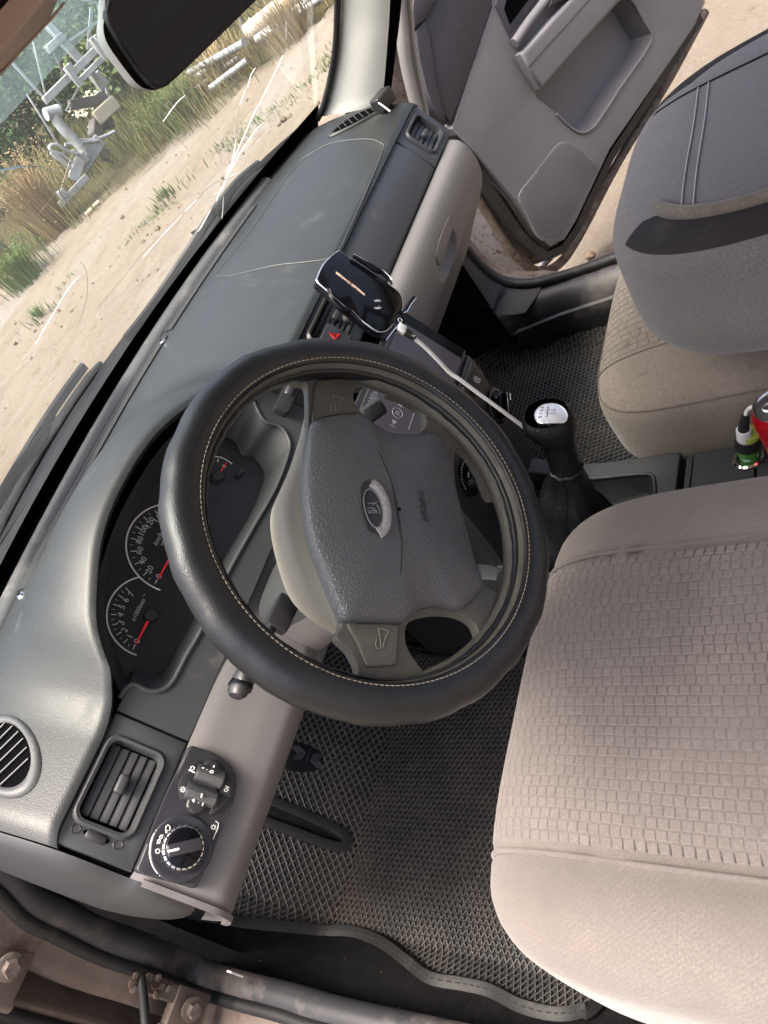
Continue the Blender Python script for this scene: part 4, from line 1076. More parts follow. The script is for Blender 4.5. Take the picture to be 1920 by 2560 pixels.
# rusty metal flange outside the seal
def f_fl(i, t):
    p = seal[i + 6]; w = min(1, max(.18, (p[1] - .12) / .16)); out = [(0.008, .0), (.040 * w, .006), (.075 * w, .020), (.110 * w, .050), (.140 * w, .12)][t]
    tdir = nrm(seal[min(len(seal) - 1, i + 7)] - seal[i + 5]); side = nrm(np.cross(EX, tdir)); side = side if side @ A((0, .35, -1)) > 0 else -side
    return p + EX * out[0] - side * out[1] * -1 + side * .004
grid("jamb_flange", f_fl, list(range(0, len(seal) - 39)), list(range(5)), m_rust, car, smooth=60)
def f_ji(i, t):
    p = seal[i]; q = A((.943, min(.86, p[1] + .012 + .02 * (p[2] < .5)), p[2] - .012)); k = [0, .15, .5, 1][t]
    return p * (1 - k) + q * k + A((-.0, -.006 * (k in (.15, .5)), .0))
grid("jamb_trim", f_ji, list(range(22, len(seal) - 20)), [0, 1, 2, 3], m_rubber, car, smooth=70)
# hinge pillar, passenger side
M("hinge_pillar", [A((1.03, .40, .36)), A((1.03, .40, .66)), A((1.09, .55, .66)), A((1.09, .55, .30)), A((1.09, .40, .30)), A((1.09, .62, .30))], [(0, 1, 2, 3)], m_rust, car, 0)
# outer sill under the passenger door
box("outer_sill", A((1.045, -.25, .33)), (EX * .03, EY * .66, EZ * .075), m_rust, car, .015, 3)
# windscreen pillars
def pillar(name, el, er, mt, th=.03):
    a = catm(el, 6); b = catm(er, 6)
    n = len(a)
    def f(i, t):
        p = a[i] * (1 - t) + b[i] * t; d = nrm(CC * A((0, 1, 0)) + A((XC, -.6, 1.2)) * A((1, 0, 1)) - p)
        return p + nrm(A((XC - p[0], -.9, -.1))) * (.014 * math.sin(math.pi * t) + (-.02 if t in (0, 1) else 0))
    return grid(name, f, list(range(n)), [0, .02, .12, .25, .4, .55, .7, .85, .97, 1], mt, car, smooth=70)
pel = [PX(800, 292, .957), PX(820, 248, .954), PX(845, 130, .935), PX(853, 0, .912)]
per = [PX(955, 262, .950), PX(963, 215, .945), PX(972, 100, .925), PX(978, 0, .905)]
def ext(L_, ztop_):
    d = L_[-1] - L_[-2]; k = (ztop_ - L_[-1][2]) / d[2]; return L_ + [L_[-1] + d * k * .5 + A((-.02, 0, 0)), L_[-1] + d * k + A((-.05, 0, 0))]
pel, per = ext(pel, 1.42), ext(per, 1.42)
pil = pillar("pillar_trim", pel, per, m_pillar)
mir = lambda L_: [A((2 * XC - p[0], p[1], p[2])) for p in L_]
tube("pillar_gasket", [p + A((-.004, .006, 0)) for p in catm(pel, 6)], .006, m_rubber, car, n=8)
tube("frame_seal", catm([PX(u, v, x) for u, v, x in ((958, 235, .985), (970, 130, .98), (980, 40, .97), (986, -30, .96))], 4), .014, m_cavity, car, n=8)
# silver door frame edge behind the pillar trim
fel = [PX(u, v, x) for u, v, x in ((1062, 345, 1.03), (1030, 235, 1.035), (1008, 130, 1.03), (996, 0, 1.02))]
fer = [PX(u, v, x) for u, v, x in ((1085, 345, 1.05), (1062, 235, 1.055), (1040, 110, 1.05), (1028, 0, 1.04))]
pillar("door_frame_post", ext(fel, 1.40), ext(fer, 1.40), m_silver)
# driver-side jamb: seal, metal pillar, bolts, hinge
dsl = catm([PY(u, v, y) for u, v, y in ((-80, 2165, .47), (0, 2238, .475), (63, 2301, .48), (148, 2343, .485), (253, 2394, .49), (380, 2436, .49))] + [PZ(u, v, z) for u, v, z in ((477, 2474, .475), (590, 2508, .455), (700, 2538, .45), (850, 2585, .45))] + [A((-.375, -.2, .45)), A((-.375, -.9, .45))], 6)
tube("driver_door_seal", dsl, .009, m_rubber, car, n=10, smooth=80)
def off_in(p, k): return p + A((k, -.004, .0))
lipd = [off_in(p, .034) + A((0, 0, .004)) for p in dsl]
def f_trim(i, t):
    a = dsl[i]; k = [0.006, .012, .022, .032, .040, .044][t]; h = [.004, .010, .012, .010, .002, -.05][t]
    v = min(1, max(0, (a[2] - .47) / .15))       # on the upright the trim faces rearward, on the sill upward
    return a + EX * k + A((0, -h * v, h * (1 - v)))
grid("driver_sill_trim", f_trim, list(range(len(dsl))), list(range(6)), m_sill, car, smooth=70)
def f_jam(i, t):
    a = dsl[i]; k = [-.002, .010, .024, .034, .040, .042][t]; v = min(1, max(0, (a[2] - .47) / .15)); h = [.0, -.006, -.008, -.010, -.016, -.06][t]
    return a - EX * k + A((0, -h * v, h * (1 - v)))
jam = grid("driver_jamb", f_jam, list(range(len(dsl))), list(range(6)), m_jamb, car, smooth=60)
for u, v, y in ((25, 2417, .478), (480, 2522, .470)):
    c = PY(u, v, y)
    ax = nrm(A((-.15, -1, .1)))
    w = lathe("bolt_washer", [(.016, 0), (.016, .002), (.0135, .003), (0, .003)], c, ax, m_rust, jam, 24)
    lathe("hinge_bolt", [(.0105, .002), (.0105, .009), (.009, .0105), (0, .0108)], c, ax, m_rust, w, 6, smooth=20)
box("check_link_plate", PY(400, 2470, .474), (EX * .012, EZ * .030, EY * .004), m_rust, jam, .003, 1)
for k in range(9):
    p = PY(330 + 110 * random.random(), 2440 + 50 * random.random(), .468)
    lathe("rust_scab", [(.006, 0), (.005, .003), (0, .004)], p, A((random.uniform(-.4, .4), -1, random.uniform(-.4, .4))), m_rust, jam, 7)
tube("check_strap", [PY(352, 2440, .470), PY(358, 2490, .455), PY(362, 2530, .44), PY(366, 2580, .425)], .006, m_black, jam, n=8)
for (u, v, y), w in (((20, 2420, .485), .028), ((480, 2525, .478), .030)):
    box("hinge_leaf", PY(u, v, y) + A((-.006, .012, 0)), (EX * w, EY * .008, EZ * .030), m_jamb, jam, .004, 2)
    lathe("hinge_pin", [(0, -.032), (.009, -.032), (.009, .032), (0, .032)], PY(u, v, y) + A((-.034, .014, 0)), EZ, m_jamb, jam, 14)
# little bracket under the end of the dashboard
brk = prism("fuse_cover_bracket", [PX(u, v, -.318) for u, v in ((532, 2312), (545, 2308), (575, 2330), (578, 2350), (566, 2398), (510, 2380), (525, 2340))], EX * .02, m_black, car, .003, 2)
box("white_edge", PY(588, 2435, .40), (EX * .001, EY * .004, EZ * .012), m_pillar, car)
# roof, header and windscreen surround
ry = [.135, .06, -.1, -.4, -.9, -1.35]; rz = [1.405, 1.425, 1.445, 1.455, 1.45, 1.42]
grid("roof", lambda x, i: A((x, ry[i] - .09 * ((x - XC) / .6) ** 2 * (i == 0), rz[i] - .030 * ((x - XC) / .62) ** 2)), [-.33 + 1.265 * i / 20 for i in range(21)], list(range(6)), m_head, car, smooth=60)
grid("roof_skin", lambda x, i: A((x, ry[i] + .01 - .09 * ((x - XC) / .6) ** 2 * (i == 0), rz[i] + .03 - .030 * ((x - XC) / .62) ** 2)), [-.40 + 1.405 * i / 20 for i in range(21)], list(range(6)), m_silver, car, smooth=60)  # outer skin, unseen; widened at the left to keep sun off the seat
for s in (-1, 1):
    tube("roof_rail", [A((XC + s * (.645 + .01 * (i == 1)), ry[i], rz[i] - .02)) for i in range(1, 6)], .022, m_silver, car, n=10)
    box("centre_pillar", A((XC + s * .70, -.78, .85)), (EX * .03, EY * .055, EZ * .58), m_jamb, car, .02, 3)
grid("bonnet", lambda x, y: A((x, y, .868 - .10 * (y - .80) - .16 * (y - .80) ** 2 - .05 * ((x - XC) / .7) ** 2)), [-.45 + 1.5 * i / 14 for i in range(15)], [.80 + .9 * i / 10 for i in range(11)], m_silver, car, smooth=60)
# ================================================================== FLOOR MATS
def inside(p, poly):
    x, y = p; c = False; j = len(poly) - 1
    for i in range(len(poly)):
        if (poly[i][1] > y) != (poly[j][1] > y) and x < (poly[j][0] - poly[i][0]) * (y - poly[i][1]) / (poly[j][1] - poly[i][1]) + poly[i][0]: c = not c
        j = i
    return c
def inside_np(X, Y, poly):
    c = np.zeros(X.shape, bool); j = len(poly) - 1
    for i in range(len(poly)):
        yi, yj = poly[i][1], poly[j][1]; xi, xj = poly[i][0], poly[j][0]
        if yi != yj: c ^= ((yi > Y) != (yj > Y)) & (X < (xj - xi) * (Y - yi) / (yj - yi) + xi)
        j = i
    return c
def floor_mat(name, label, poly, zoff, ang, pitch, rot, group):
    th_ = thing(name, label, "floor mat", (np.mean([p[0] for p in poly]), np.mean([p[1] for p in poly]), zfl(poly[0][0], poly[0][1])), group)
    poly = [(p[0], p[1]) for p in catm([A(p) for p in poly], 4, True)]
    def zz_(x, y): return zfl(x, y) + zoff
    X0, X1 = min(p[0] for p in poly), max(p[0] for p in poly); Y0, Y1 = min(p[1] for p in poly), max(p[1] for p in poly)
    st_ = .014; xs_ = np.arange(X0, X1 + st_, st_); ys_ = np.arange(Y0, Y1 + st_, st_); V_ = []; F_ = []; idx = {}
    for i in range(len(xs_) - 1):
        for j in range(len(ys_) - 1):
            if inside((xs_[i] + st_ / 2, ys_[j] + st_ / 2), poly):
                f = []
                for a, b in ((i, j), (i + 1, j), (i + 1, j + 1), (i, j + 1)):
                    if (a, b) not in idx: idx[a, b] = len(V_); V_.append(A((xs_[a], ys_[b], zz_(xs_[a], ys_[b]))))
                    f.append(idx[a, b])
                F_.append(f)
    M("base_sheet", V_, F_, m_matb, th_, 60)
    parts = []
    for sgn in (-1, 1):
        a = math.radians(rot + sgn * ang); d = (math.cos(a), math.sin(a)); e = (-d[1], d[0]); c0 = ((X0 + X1) / 2, (Y0 + Y1) / 2); R2 = .9
        for k in range(-int(R2 / pitch), int(R2 / pitch) + 1):
            T = np.arange(-R2, R2, .010); X = c0[0] + e[0] * k * pitch + d[0] * T; Y = c0[1] + e[1] * k * pitch + d[1] * T
            ins = inside_np(X, Y, poly); i = 0
            while i < len(T):
                if ins[i]:
                    j = i
                    while j + 1 < len(T) and ins[j + 1]: j += 1
                    if j > i:
                        L_ = [A((X[q], Y[q], zz_(X[q], Y[q]))) for q in range(i, j + 1)]; V2 = []; F2 = []
                        for p in L_:
                            for (o, h) in ((-.00135, 0), (-.0009, .0038), (.0009, .0038), (.00135, 0)): V2.append(p + A((e[0] * o, e[1] * o, h)))
                        for q in range(len(L_) - 1):
                            for w in range(3): F2.append((q * 4 + w, q * 4 + w + 1, q * 4 + w + 5, q * 4 + w + 4))
                        parts.append((V2, F2))
                    i = j + 1
                else: i += 1
    M("rib_lattice", *join_vf(parts), m_mat, th_, 0, kind="stuff")
    edge = [A((p[0], p[1], zz_(*p) + .003)) for p in poly]
    eb = sweep("edge_binding", edge, [(.004, -.008), (.005, 0), (.004, .008), (-.003, .009), (-.003, -.009)], m_rubber, th_, closed=True, up=EZ)
    parts = []
    for i in range(0, len(edge)):
        p, q = edge[i], edge[(i + 1) % len(edge)]; n = max(1, int(np.linalg.norm(q - p) / .008))
        for k in range(n): parts.append(sweep_vf([p + (q - p) * (k + .15) / n + EZ * .0052, p + (q - p) * (k + .7) / n + EZ * .0052], circ(.0009, 4)))
    M("edge_stitching", *join_vf(parts), m_console, eb, 0, kind="stuff")
    return th_
dm_px = [(601, 2350), (703, 2352), (774, 2341), (838, 2331), (888, 2331), (939, 2348), (985, 2373), (1049, 2419), (1112, 2462), (1191, 2476), (1257, 2492), (1339, 2533), (1421, 2553), (1478, 2541), (1511, 2508)]
dm = [tuple(PZ(u, v, .298)[:2]) for u, v in dm_px]
sl_ = [tuple(PZ(u, v, .298)[:2]) for u, v in ((640, 2085), (760, 2105), (850, 2126), (873, 2112), (860, 2085), (760, 2050), (650, 2010))]
dm = dm + [(-.10, -.02), (.10, -.03), (.205, .0), (.215, .30), (.205, .70), (-.02, .74), (sl_[6][0] + .00, .735), sl_[6], sl_[5], sl_[4], sl_[3], sl_[2], sl_[1], (sl_[0][0], sl_[0][1]), (sl_[0][0] - .015, .735), (-.24, .735), (-.305, .715)]
floor_mat("floor_mat", "black diamond cell rubber mat in the driver footwell under the pedals", dm, .004, 31, .0088, 3, "rubber floor mats")
pm_px = [(1160, 831), (1205, 855), (1251, 876), (1296, 888), (1341, 885), (1401, 867), (1462, 843), (1504, 828)]
pm = [tuple(PZ(u, v, .353)[:2]) for u, v in pm_px] + [(.90, .02), (.70, -.02), (.50, -.03), (.44, .0), (.43, .30), (.46, .62), (.60, .72), (.85, .72)]
floor_mat("floor_mat", "black diamond cell rubber mat in the passenger footwell beside the gear lever", pm, .004, 38, .0096, -38, "rubber floor mats")
# ================================================================== PEDAL
pdl = thing("brake_pedal", "black brake pedal with chevron ribs under the steering column", "pedal", PY(745, 1890, .47))
pc_ = [PY(u, v, .47) for u, v in zm(640, 1560, .2894)([(350, 1010), (530, 1085), (585, 1130), (580, 1180), (545, 1260), (400, 1280), (280, 1250), (270, 1200), (300, 1100)])]
pn = nrm(np.cross(pc_[2] - pc_[0], pc_[5] - pc_[0])); pn = pn if pn[1] < 0 else -pn
prism("pedal_pad", catm(pc_, 3, True), -pn * .012, m_black, pdl, .002, 2)
zp = zm(640, 1560, .2894)
for (cx, cy, s) in ((370, 1110, 1), (520, 1180, -1)):
    for k in range(4):
        L_ = [(cx - s * (k * 20 - 5) - 14, cy - 58), (cx + s * (48 - k * 20), cy), (cx - s * (k * 20 - 5) + 8, cy + 58)]
        tube("tread_rib", [PY(*zp([q])[0], .47) + pn * .001 for q in L_], .0011, m_lgrey, pdl, n=5)
tube("tread_bar", [PY(*zp([q])[0], .47) + pn * .001 for q in ((465, 1075), (430, 1200))], .0016, m_console, pdl, n=6)
ctr = sum(pc_) / len(pc_)
tube("pedal_arm", [ctr - pn * .008, PY(*zp([(225, 1105)])[0], .50), PY(*zp([(80, 1040)])[0], .56)], .007, m_steel, pdl, n=8)
# ================================================================== CENTRE CONSOLE
con = thing("centre_console", "dark plastic centre console with gear lever well between the seats", "console", (.31, -.1, .40))
def zcon(y): return .500 + .062 * min(1, max(0, (y - .02) / .14)) ** 1.5
cw0, cw1 = .196, .428
wl = catm([A((a, b)) for a, b in ((.395, .155), (.402, .06), (.398, -.035), (.380, -.062), (.30, -.066), (.232, -.060), (.222, -.03), (.222, .06), (.226, .155), (.30, .17))], 4, True)
ol = [(cw0, -.095), (cw1, -.095), (cw1 + .004, .02), (cw1 + .004, .19), (cw0, .19)]
olp = []
for i in range(len(ol)):
    a, b = A(ol[i]), A(ol[(i + 1) % len(ol)])
    for k in range(6): olp.append(a + (b - a) * k / 6)
bm = plate_bm([A((p[0], p[1], .5)) for p in olp], [[A((p[0], p[1], .5)) for p in wl]], -EZ * .12, .004, 3)
for v in bm.verts: v.co.z += zcon(v.co.y) - .5
MB("lever_surround", bm, m_console, con, 40)
grid("lever_well", lambda i, t: A((wl[i][0] + (0.31 - wl[i][0]) * .10 * t, wl[i][1] + (.05 - wl[i][1]) * .10 * t, zcon(wl[i][1]) - .002 - .045 * t)), list(range(len(wl))), [0, .3, 1], m_black, con, cu=True)
M("well_floor", [A((p[0], p[1], zcon(p[1]) - .040)) for p in wl], [tuple(range(len(wl)))], m_black, con, 0)
tube("well_rim", [A((p[0], p[1], zcon(p[1]) + .0005)) for p in wl], .0030, m_console, con, n=8, closed=True)
lid = [(.205, -.300), (.420, -.300), (.420, -.112), (.205, -.112)]
for (ya, yb, zt) in ((-.112, -.102, .492), (-.200, -.114, .496), (-.42, -.2025, .496)):
    prism("console_panel", [A((.200, ya, zt)), A((.424, ya, zt)), A((.424, yb, zt)), A((.200, yb, zt))], -EZ * .12, m_console, con, .003, 2)
# lighter socket in the console, plug and cable end
sc0 = PZ(1872, 1146, .497)
lathe("lighter_socket", [(.021, -.002), (.021, .003), (.018, .005), (.0155, .004), (.015, -.03), (0, -.03)], sc0, EZ, m_chrome, con, 30)
# ================================================================== GEAR LEVER
gl = thing("gear_lever", "black gear lever with silver shift pattern cap and leather gaiter", "gear lever", (.30, .02, .46))
ktop = PX(1377, 1033, .30); kbase = PX(1415, 1172, .30)
ka = nrm(ktop - kbase)
kl = np.linalg.norm(ktop - kbase)
fwd = nrm(A((0, 1, 0)) - ka * ka[1]); lat = np.cross(fwd, ka)
def f_kn(a, t):
    h = t * kl; w = interp(t, [0, .15, .35, .55, .66, .8, .92, 1.0], [.0200, .0195, .0205, .0215, .0265, .0315, .0315, .026]); c, s = math.cos(a), math.sin(a)
    return kbase + ka * (h + .0 * s) + lat * w * .98 * se(c, .9) + fwd * (w * 1.05 * se(s, .9) + .006 * interp(t, [.5, .9], [0, 1]))
kn_ = grid("knob", f_kn, [2 * math.pi * i / 40 for i in range(40)], [0, .1, .2, .35, .5, .58, .64, .7, .76, .82, .88, .93, .97, 1.0], m_gloss2, gl, cu=True, smooth=80)
zk = zm(1300, 980, .13261)
ktp = ktop + ka * .003
def PK(a, b, o=.0): u, v = zk([(a, b)])[0]; return PL(u, v, ktp + ka * o, ka)
capo = [PK(a, b) for a, b in [tuple(q) for q in catm([A(q) for q in ((280, 430), (310, 330), (400, 250), (520, 215), (620, 215), (740, 250), (830, 320), (880, 410), (885, 470), (850, 540), (780, 562), (600, 575), (400, 570), (320, 530))], 4, True)]]
prism("shoulder", [ktp + (p - ktp) * 1.05 - ka * .002 for p in capo], -ka * .02, m_gloss2, kn_, .004, 3, smooth=70)
cap = prism("shift_pattern_cap", capo, -ka * .004, m_cap, kn_, .0012, 2)
tube("cap_ring", [ktp + (p - ktp) * 1.01 - ka * .001 for p in capo], .0010, m_alu, kn_, n=6, closed=True)
mk2 = mat("shift_print", (.16, .16, .17), .5, .3)
kx = nrm(PK(430, 290) - PK(370, 470)); kx = kx
ky = nrm(np.cross(ka, kx))
for s, a, b in (("R", 378, 468), ("1", 392, 402), ("3", 408, 343), ("5", 420, 287), ("2", 632, 402), ("4", 645, 340)):
    text("gear_number", s, PK(a, b, .0004), kx, ky, .0062, mk2, cap, .0001)
for path in ([(465, 465), (505, 460), (510, 425)], [(470, 400), (510, 395), (590, 398)], [(470, 340), (520, 340), (600, 335)], [(505, 395), (520, 340), (535, 300), (550, 285), (500, 283)], [(510, 460), (515, 395)]):
    tube("shift_gate", [PK(a, b, .0004) for a, b in path], .0003, mk2, cap, n=4)
# leather gaiter with pleats, gathered at the top
gb_ = [(.378, .125), (.378, .06), (.370, .015), (.35, .000), (.30, -.005), (.255, .000), (.240, .02), (.238, .07), (.240, .125), (.26, .150), (.31, .156), (.36, .150)]
gbl = resamp([A((*p, 0)) for p in catm([A(p) for p in gb_], 6, True)] + [A((*gb_[0], 0))], 97)[:96]
ca_ = math.atan2
def f_ga(i, t):
    b = gbl[i]; bp_ = A((b[0], b[1], zcon(b[1]) - .034)); d = bp_ - A((.305, .07, 0)); an = math.atan2(d[1], d[0])
    tp = kbase + ka * .004 + (lat * math.cos(an - math.pi * .0) * -1 + fwd * math.sin(an)) * .019 * (1 if True else 0)
    if lat[0] > 0: tp = kbase + ka * .004 + (lat * math.cos(an) + fwd * math.sin(an)) * .019
    k = t ** .75; p = bp_ * (1 - k) + tp * k
    fold = .0030 * math.sin(an * 9 + 2 * t) * math.sin(math.pi * min(1, t * 1.05)) + .007 * math.sin(t * 9 + an) * math.sin(math.pi * t) ** 2
    sag = -.016 * math.sin(math.pi * t)
    return p + nrm(A((d[0], d[1], .3))) * (fold + sag)
ga = grid("gaiter", f_ga, list(range(96)), [i / 24 for i in range(25)], m_gaiter, gl, cu=True, smooth=80)
for i0 in (8, 24, 56, 84):
    tube("gaiter_seam", [f_ga(i0, t) + nrm(f_ga(i0, t) - A((.3, .03, .45))) * .0012 for t in [k / 20 for k in range(21)]], .0011, m_gaiter, ga, n=6)
tube("gaiter_tie", [kbase + ka * .002 + (lat * math.cos(a) + fwd * math.sin(a)) * (.0205 + .0012 * math.sin(9 * a)) for a in [2 * math.pi * i / 40 for i in range(40)]], .0035, m_gaiter, gl, n=8, closed=True)
# ================================================================== PASSENGER DOOR (open)
DP = A((1.371, .512, 0)); DD = nrm((.897, -.443, 0)); DNo = A((-.443, -.897, 0)); DNo = nrm(DNo)
def PD(u, v, o=.0): return PL(u, v, DP + DNo * o, DNo)
def dz(u, v):
    p = PD(u, v); return float((p - DP) @ DD), float(p[2])
def DW(d, z, o=.0): return DP + DD * d + EZ * z + DNo * o
door = thing("passenger_door", "open passenger door with grey trim, storage pocket and rusty lower edge", "car door", DW(0, .33))
z4 = zm(1000, 0, .48222); r2 = zm(760, 0, .69922)
lightp = [dz(u, v) for u, v in ((1131, 322), (1193, 385), (1290, 500), (1345, 588), (1376, 616), (1412, 598), (1442, 548), (1525, 372), (1640, 205), (1738, 62), (1762, 0))]
zt = .98
lightp = lightp + [(lightp[-1][0] + .06, .78), (lightp[-1][0] + .05, zt), (.02, zt)] + [dz(u, v) for u, v in ((1232, 14), (1188, 140), (1150, 260))]
pock = [dz(u, v) for u, v in z4([(700, 470), (780, 560), (870, 650), (930, 688), (985, 675), (1040, 610), (1150, 440), (1300, 215), (1262, 110), (1190, -10), (1110, -5), (1000, 110), (850, 290)])]
pk = [tuple(q[:2]) for q in catm([A(q) for q in pock], 3, True)]
lp = prism("trim_panel", [DW(*q) for q in lightp], -DNo * .035, m_door, door, .006, 3, [[DW(*q) for q in pk]], smooth=60)
grid("pocket_wall", lambda i, t: DW(*(A(pk[i]) * (1 - .06 * t) + A(np.mean(pk, 0)) * .06 * t), -.001 - .06 * t), list(range(len(pk))), [0, .15, .5, 1], m_door, lp, cu=True)
M("pocket_back", [DW(*(A(q) * .94 + A(np.mean(pk, 0)) * .06), -.060) for q in pk], [tuple(range(len(pk)))], m_door, lp, 0)
tube("pocket_lip", [DW(*q, .001) for q in pk[4:30]], .004, m_door, lp, n=8)
# door shell: dark thickness of the trim, then the painted and rusty metal behind
shell = [dz(u, v) for u, v in ((1185, 395), (1215, 470), (1300, 600), (1340, 645), (1375, 665), (1420, 648), (1460, 590), (1560, 380), (1680, 190), (1790, 0))]
shell = shell + [(shell[-1][0] + .06, .80), (shell[-1][0] + .06, zt), (-.06, .90), (-.10, .60)]
prism("door_shell", [DW(*q, -.066) for q in shell], -DNo * .04, m_rust, door, .010, 3, smooth=60)
sp_ = [dz(u, v) for u, v in ((1150, 330), (1185, 395), (1230, 470), (1310, 590), (1350, 628), (1376, 640), (1415, 622), (1448, 575), (1535, 390), (1650, 215), (1760, 40))]
sweep("trim_backing", [DW(*q, -.018) for q in sp_], [(.010, -.012), (.010, .012), (-.012, .012), (-.012, -.012)], m_rubber, door, up=DNo)
zlow = [(u, v) for u, v in ((1215, 470), (1300, 610), (1345, 660), (1378, 682), (1430, 660), (1480, 590), (1580, 400), (1700, 205), (1800, 20))]
tube("drain_edge", [DW(*dz(u, v), -.05) for u, v in catm([A(q) for q in zlow], 5)], .013, m_rust, door, n=8)
# door skin far side and lower hem hanging below the shell
hem = [dz(u, v) for u, v in ((1185, 560), (1260, 650), (1330, 715), (1370, 735), (1395, 715), (1440, 640), (1560, 430), (1700, 225), (1815, 20))]
hemu = [dz(u, v) for u, v in ((1185, 400), (1275, 560), (1345, 640), (1378, 665), (1410, 645), (1450, 590), (1560, 390), (1690, 190), (1800, -10))]
def f_hem(i, t):
    a = A(hemu_[i]); b = A(hem_[i]); q = a + (b - a) * t; return DW(q[0], q[1], -.05 - .075 * t + .012 * math.sin(math.pi * t * 2))
hem_ = [q[:2] for q in catm([A(q) for q in hem], 6)]; hemu_ = [q[:2] for q in catm([A(q) for q in hemu], 6)]
grid("door_hem", f_hem, list(range(len(hem_))), [i / 8 for i in range(9)], m_hem, door, smooth=70)
# armrest and pull
arm = [(592, 292), (625, 358), (697, 468), (1115, -5), (1250, -160), (1010, -170), (740, 120)]
prism("armrest", [DW(*dz(u, v), .030) for u, v in z4(arm)], -DNo * .034, m_door, lp, .010, 4, smooth=70)
tube("armrest_seam", [DW(*dz(u, v), .0303) for u, v in z4([(622, 358), (700, 270), (830, 130), (945, 0), (1040, -110)])], .0014, m_doord, lp, n=6)
hnd_ = [(490, 30), (545, 150), (560, 190), (700, 10), (760, -80), (640, -130), (500, -60)]
prism("handle_cup", [DW(*dz(u, v), .006) for u, v in z4(hnd_)], -DNo * .012, m_doord, lp, .003, 2)
prism("handle_well", [DW(*dz(u, v), .0075) for u, v in z4([(530, 50), (560, 130), (650, 10), (690, -60), (560, -60)])], -DNo * .006, m_cavity, lp)
tube("door_pull", [DW(*dz(u, v), .012) for u, v in z4([(575, 230), (650, 120), (720, 30), (800, -70)])], .012, m_door, lp, n=10)
prism("window_switch", [DW(*dz(u, v), .026) for u, v in z4([(730, 55), (790, 20), (860, 5), (900, -40), (770, -30)])], -DNo * .02, m_black, lp, .003, 2)
inl = [(262, 640), (230, 600), (160, 560), (130, 470), (95, 330), (72, 170), (180, 0), (230, -90), (480, -90), (476, 28), (390, 285), (310, 520)]
inp = prism("dark_inlay", [DW(*dz(u, v), .002) for u, v in z4(inl)], -DNo * .03, m_doord, door, .004, 3, smooth=60)
prism("inlay_edge", [DW(*dz(u, v), .006) for u, v in z4([(235, 625), (165, 560), (128, 460), (90, 300), (72, 170), (125, 110), (150, 180), (185, 420), (215, 560)])], -DNo * .02, m_doord, inp, .004, 3)
prism("mirror_corner", [DW(*dz(u, v), .008) for u, v in z4([(66, 150), (55, 60), (70, -80), (190, -80), (180, 0), (120, 105)])], -DNo * .02, m_doord, door, .004, 2)
# loudspeaker grille: plate with rows of small square holes
spk = [(765, 700), (815, 630), (870, 560), (908, 513), (945, 506), (985, 530), (1050, 590), (1044, 620), (985, 730), (925, 845), (890, 862), (850, 860), (825, 835), (790, 760)]
spz = [dz(u, v) for u, v in r2(spk)]
spl_ = [tuple(q[:2]) for q in catm([A(q) for q in spz], 3, True)]
spo = prism("speaker_grille", [DW(*q, .0022) for q in spl_], -DNo * .004, m_door, lp, .001, 2)
parts = []
D0, D1 = min(q[0] for q in spl_), max(q[0] for q in spl_); Z0, Z1 = min(q[1] for q in spl_), max(q[1] for q in spl_)
dd = .0052
for i in range(int((D1 - D0) / dd)):
    for j in range(int((Z1 - Z0) / dd)):
        d_, z_ = D0 + (i + .5 * (j % 2)) * dd, Z0 + j * dd
        if inside((d_, z_), [(A(q) * .96 + A(np.mean(spl_, 0)) * .04)[:2] for q in spl_] if i + j == 0 else spin_) if (i + j) else True:
            if i + j == 0: spin_ = [tuple((A(q) * .955 + A(np.mean(spl_, 0)) * .045)[:2]) for q in spl_]; continue
            w = .00135
            parts.append(([DW(d_ + a * w, z_ + b * w, .0024) for a, b in ((-1, -1), (1, -1), (1, 1), (-1, 1))], [(0, 1, 2, 3)]))
M("grille_holes", *join_vf(parts), m_doord, spo, 0, kind="stuff")
# ================================================================== DRIVER DOOR (open, just its hinge edge shows)
dd_ = thing("driver_door", "open driver door edge with grey trim beside the rusty hinge pillar", "car door", (-.52, .47, .33))
d0 = A((-.478, .52, 0)); ddir = nrm((-.80, .60, 0)); dn_ = nrm((-.60, -.80, 0))
def DDW(d, z, o=0.0): return d0 + ddir * d + EZ * z + dn_ * o
prism("door_shell", [DDW(a, b, 0) for a, b in ((0, .36), (.9, .36), (.9, .98), (0, .98))], -dn_ * .09, m_jamb, dd_, .012, 3)
prism("trim_panel", [DDW(a, b, .035) for a, b in ((.035, .40), (.86, .40), (.86, .97), (.035, .97))], -dn_ * .03, m_door, dd_, .012, 3)
tube("edge_seal", [DDW(.014, .38, .006), DDW(.014, .6, .006), DDW(.014, .97, .006)], .009, m_rubber, dd_, n=8)
# ================================================================== WINDSCREEN
ws = thing("windscreen", "cracked car windscreen with pale tinted band along the top", "windscreen", (XC, .62, .98))
ZB, ZT = .975, 1.402
def ygl(x, z):
    t = (z - ZB) / (ZT - ZB); yb = yfront(x) + .040; yt = .140 - .085 * ((x - XC) / .6) ** 2
    return yb + (yt - yb) * t - .010 * math.sin(math.pi * t)
def f_gl(u, z):
    t = (z - ZB) / (ZT - ZB); x = XC + u * (.672 - .13 * t); return A((x, ygl(x, z), z))
ZT1 = 1.366
us_ = [-1 + 2 * i / 40 for i in range(41)]
grid("glass", f_gl, us_, [ZB + (ZT1 - ZB) * i / 20 for i in range(21)], m_glass, ws, smooth=80)
grid("tint_band", f_gl, us_, [ZT1 + (ZT - ZT1) * i / 4 for i in range(5)], m_tint, ws, smooth=80)
grid("black_border", lambda u, z: f_gl(u, z) + A((0, -.002, -.001)), us_, [ZB - .004, ZB + .02, ZB + .04, ZB + .052], m_cavity, ws)
tube("black_gasket", [f_gl(u, ZB) + A((0, .004, 0)) for u in us_], .011, m_rubber, ws, n=8)
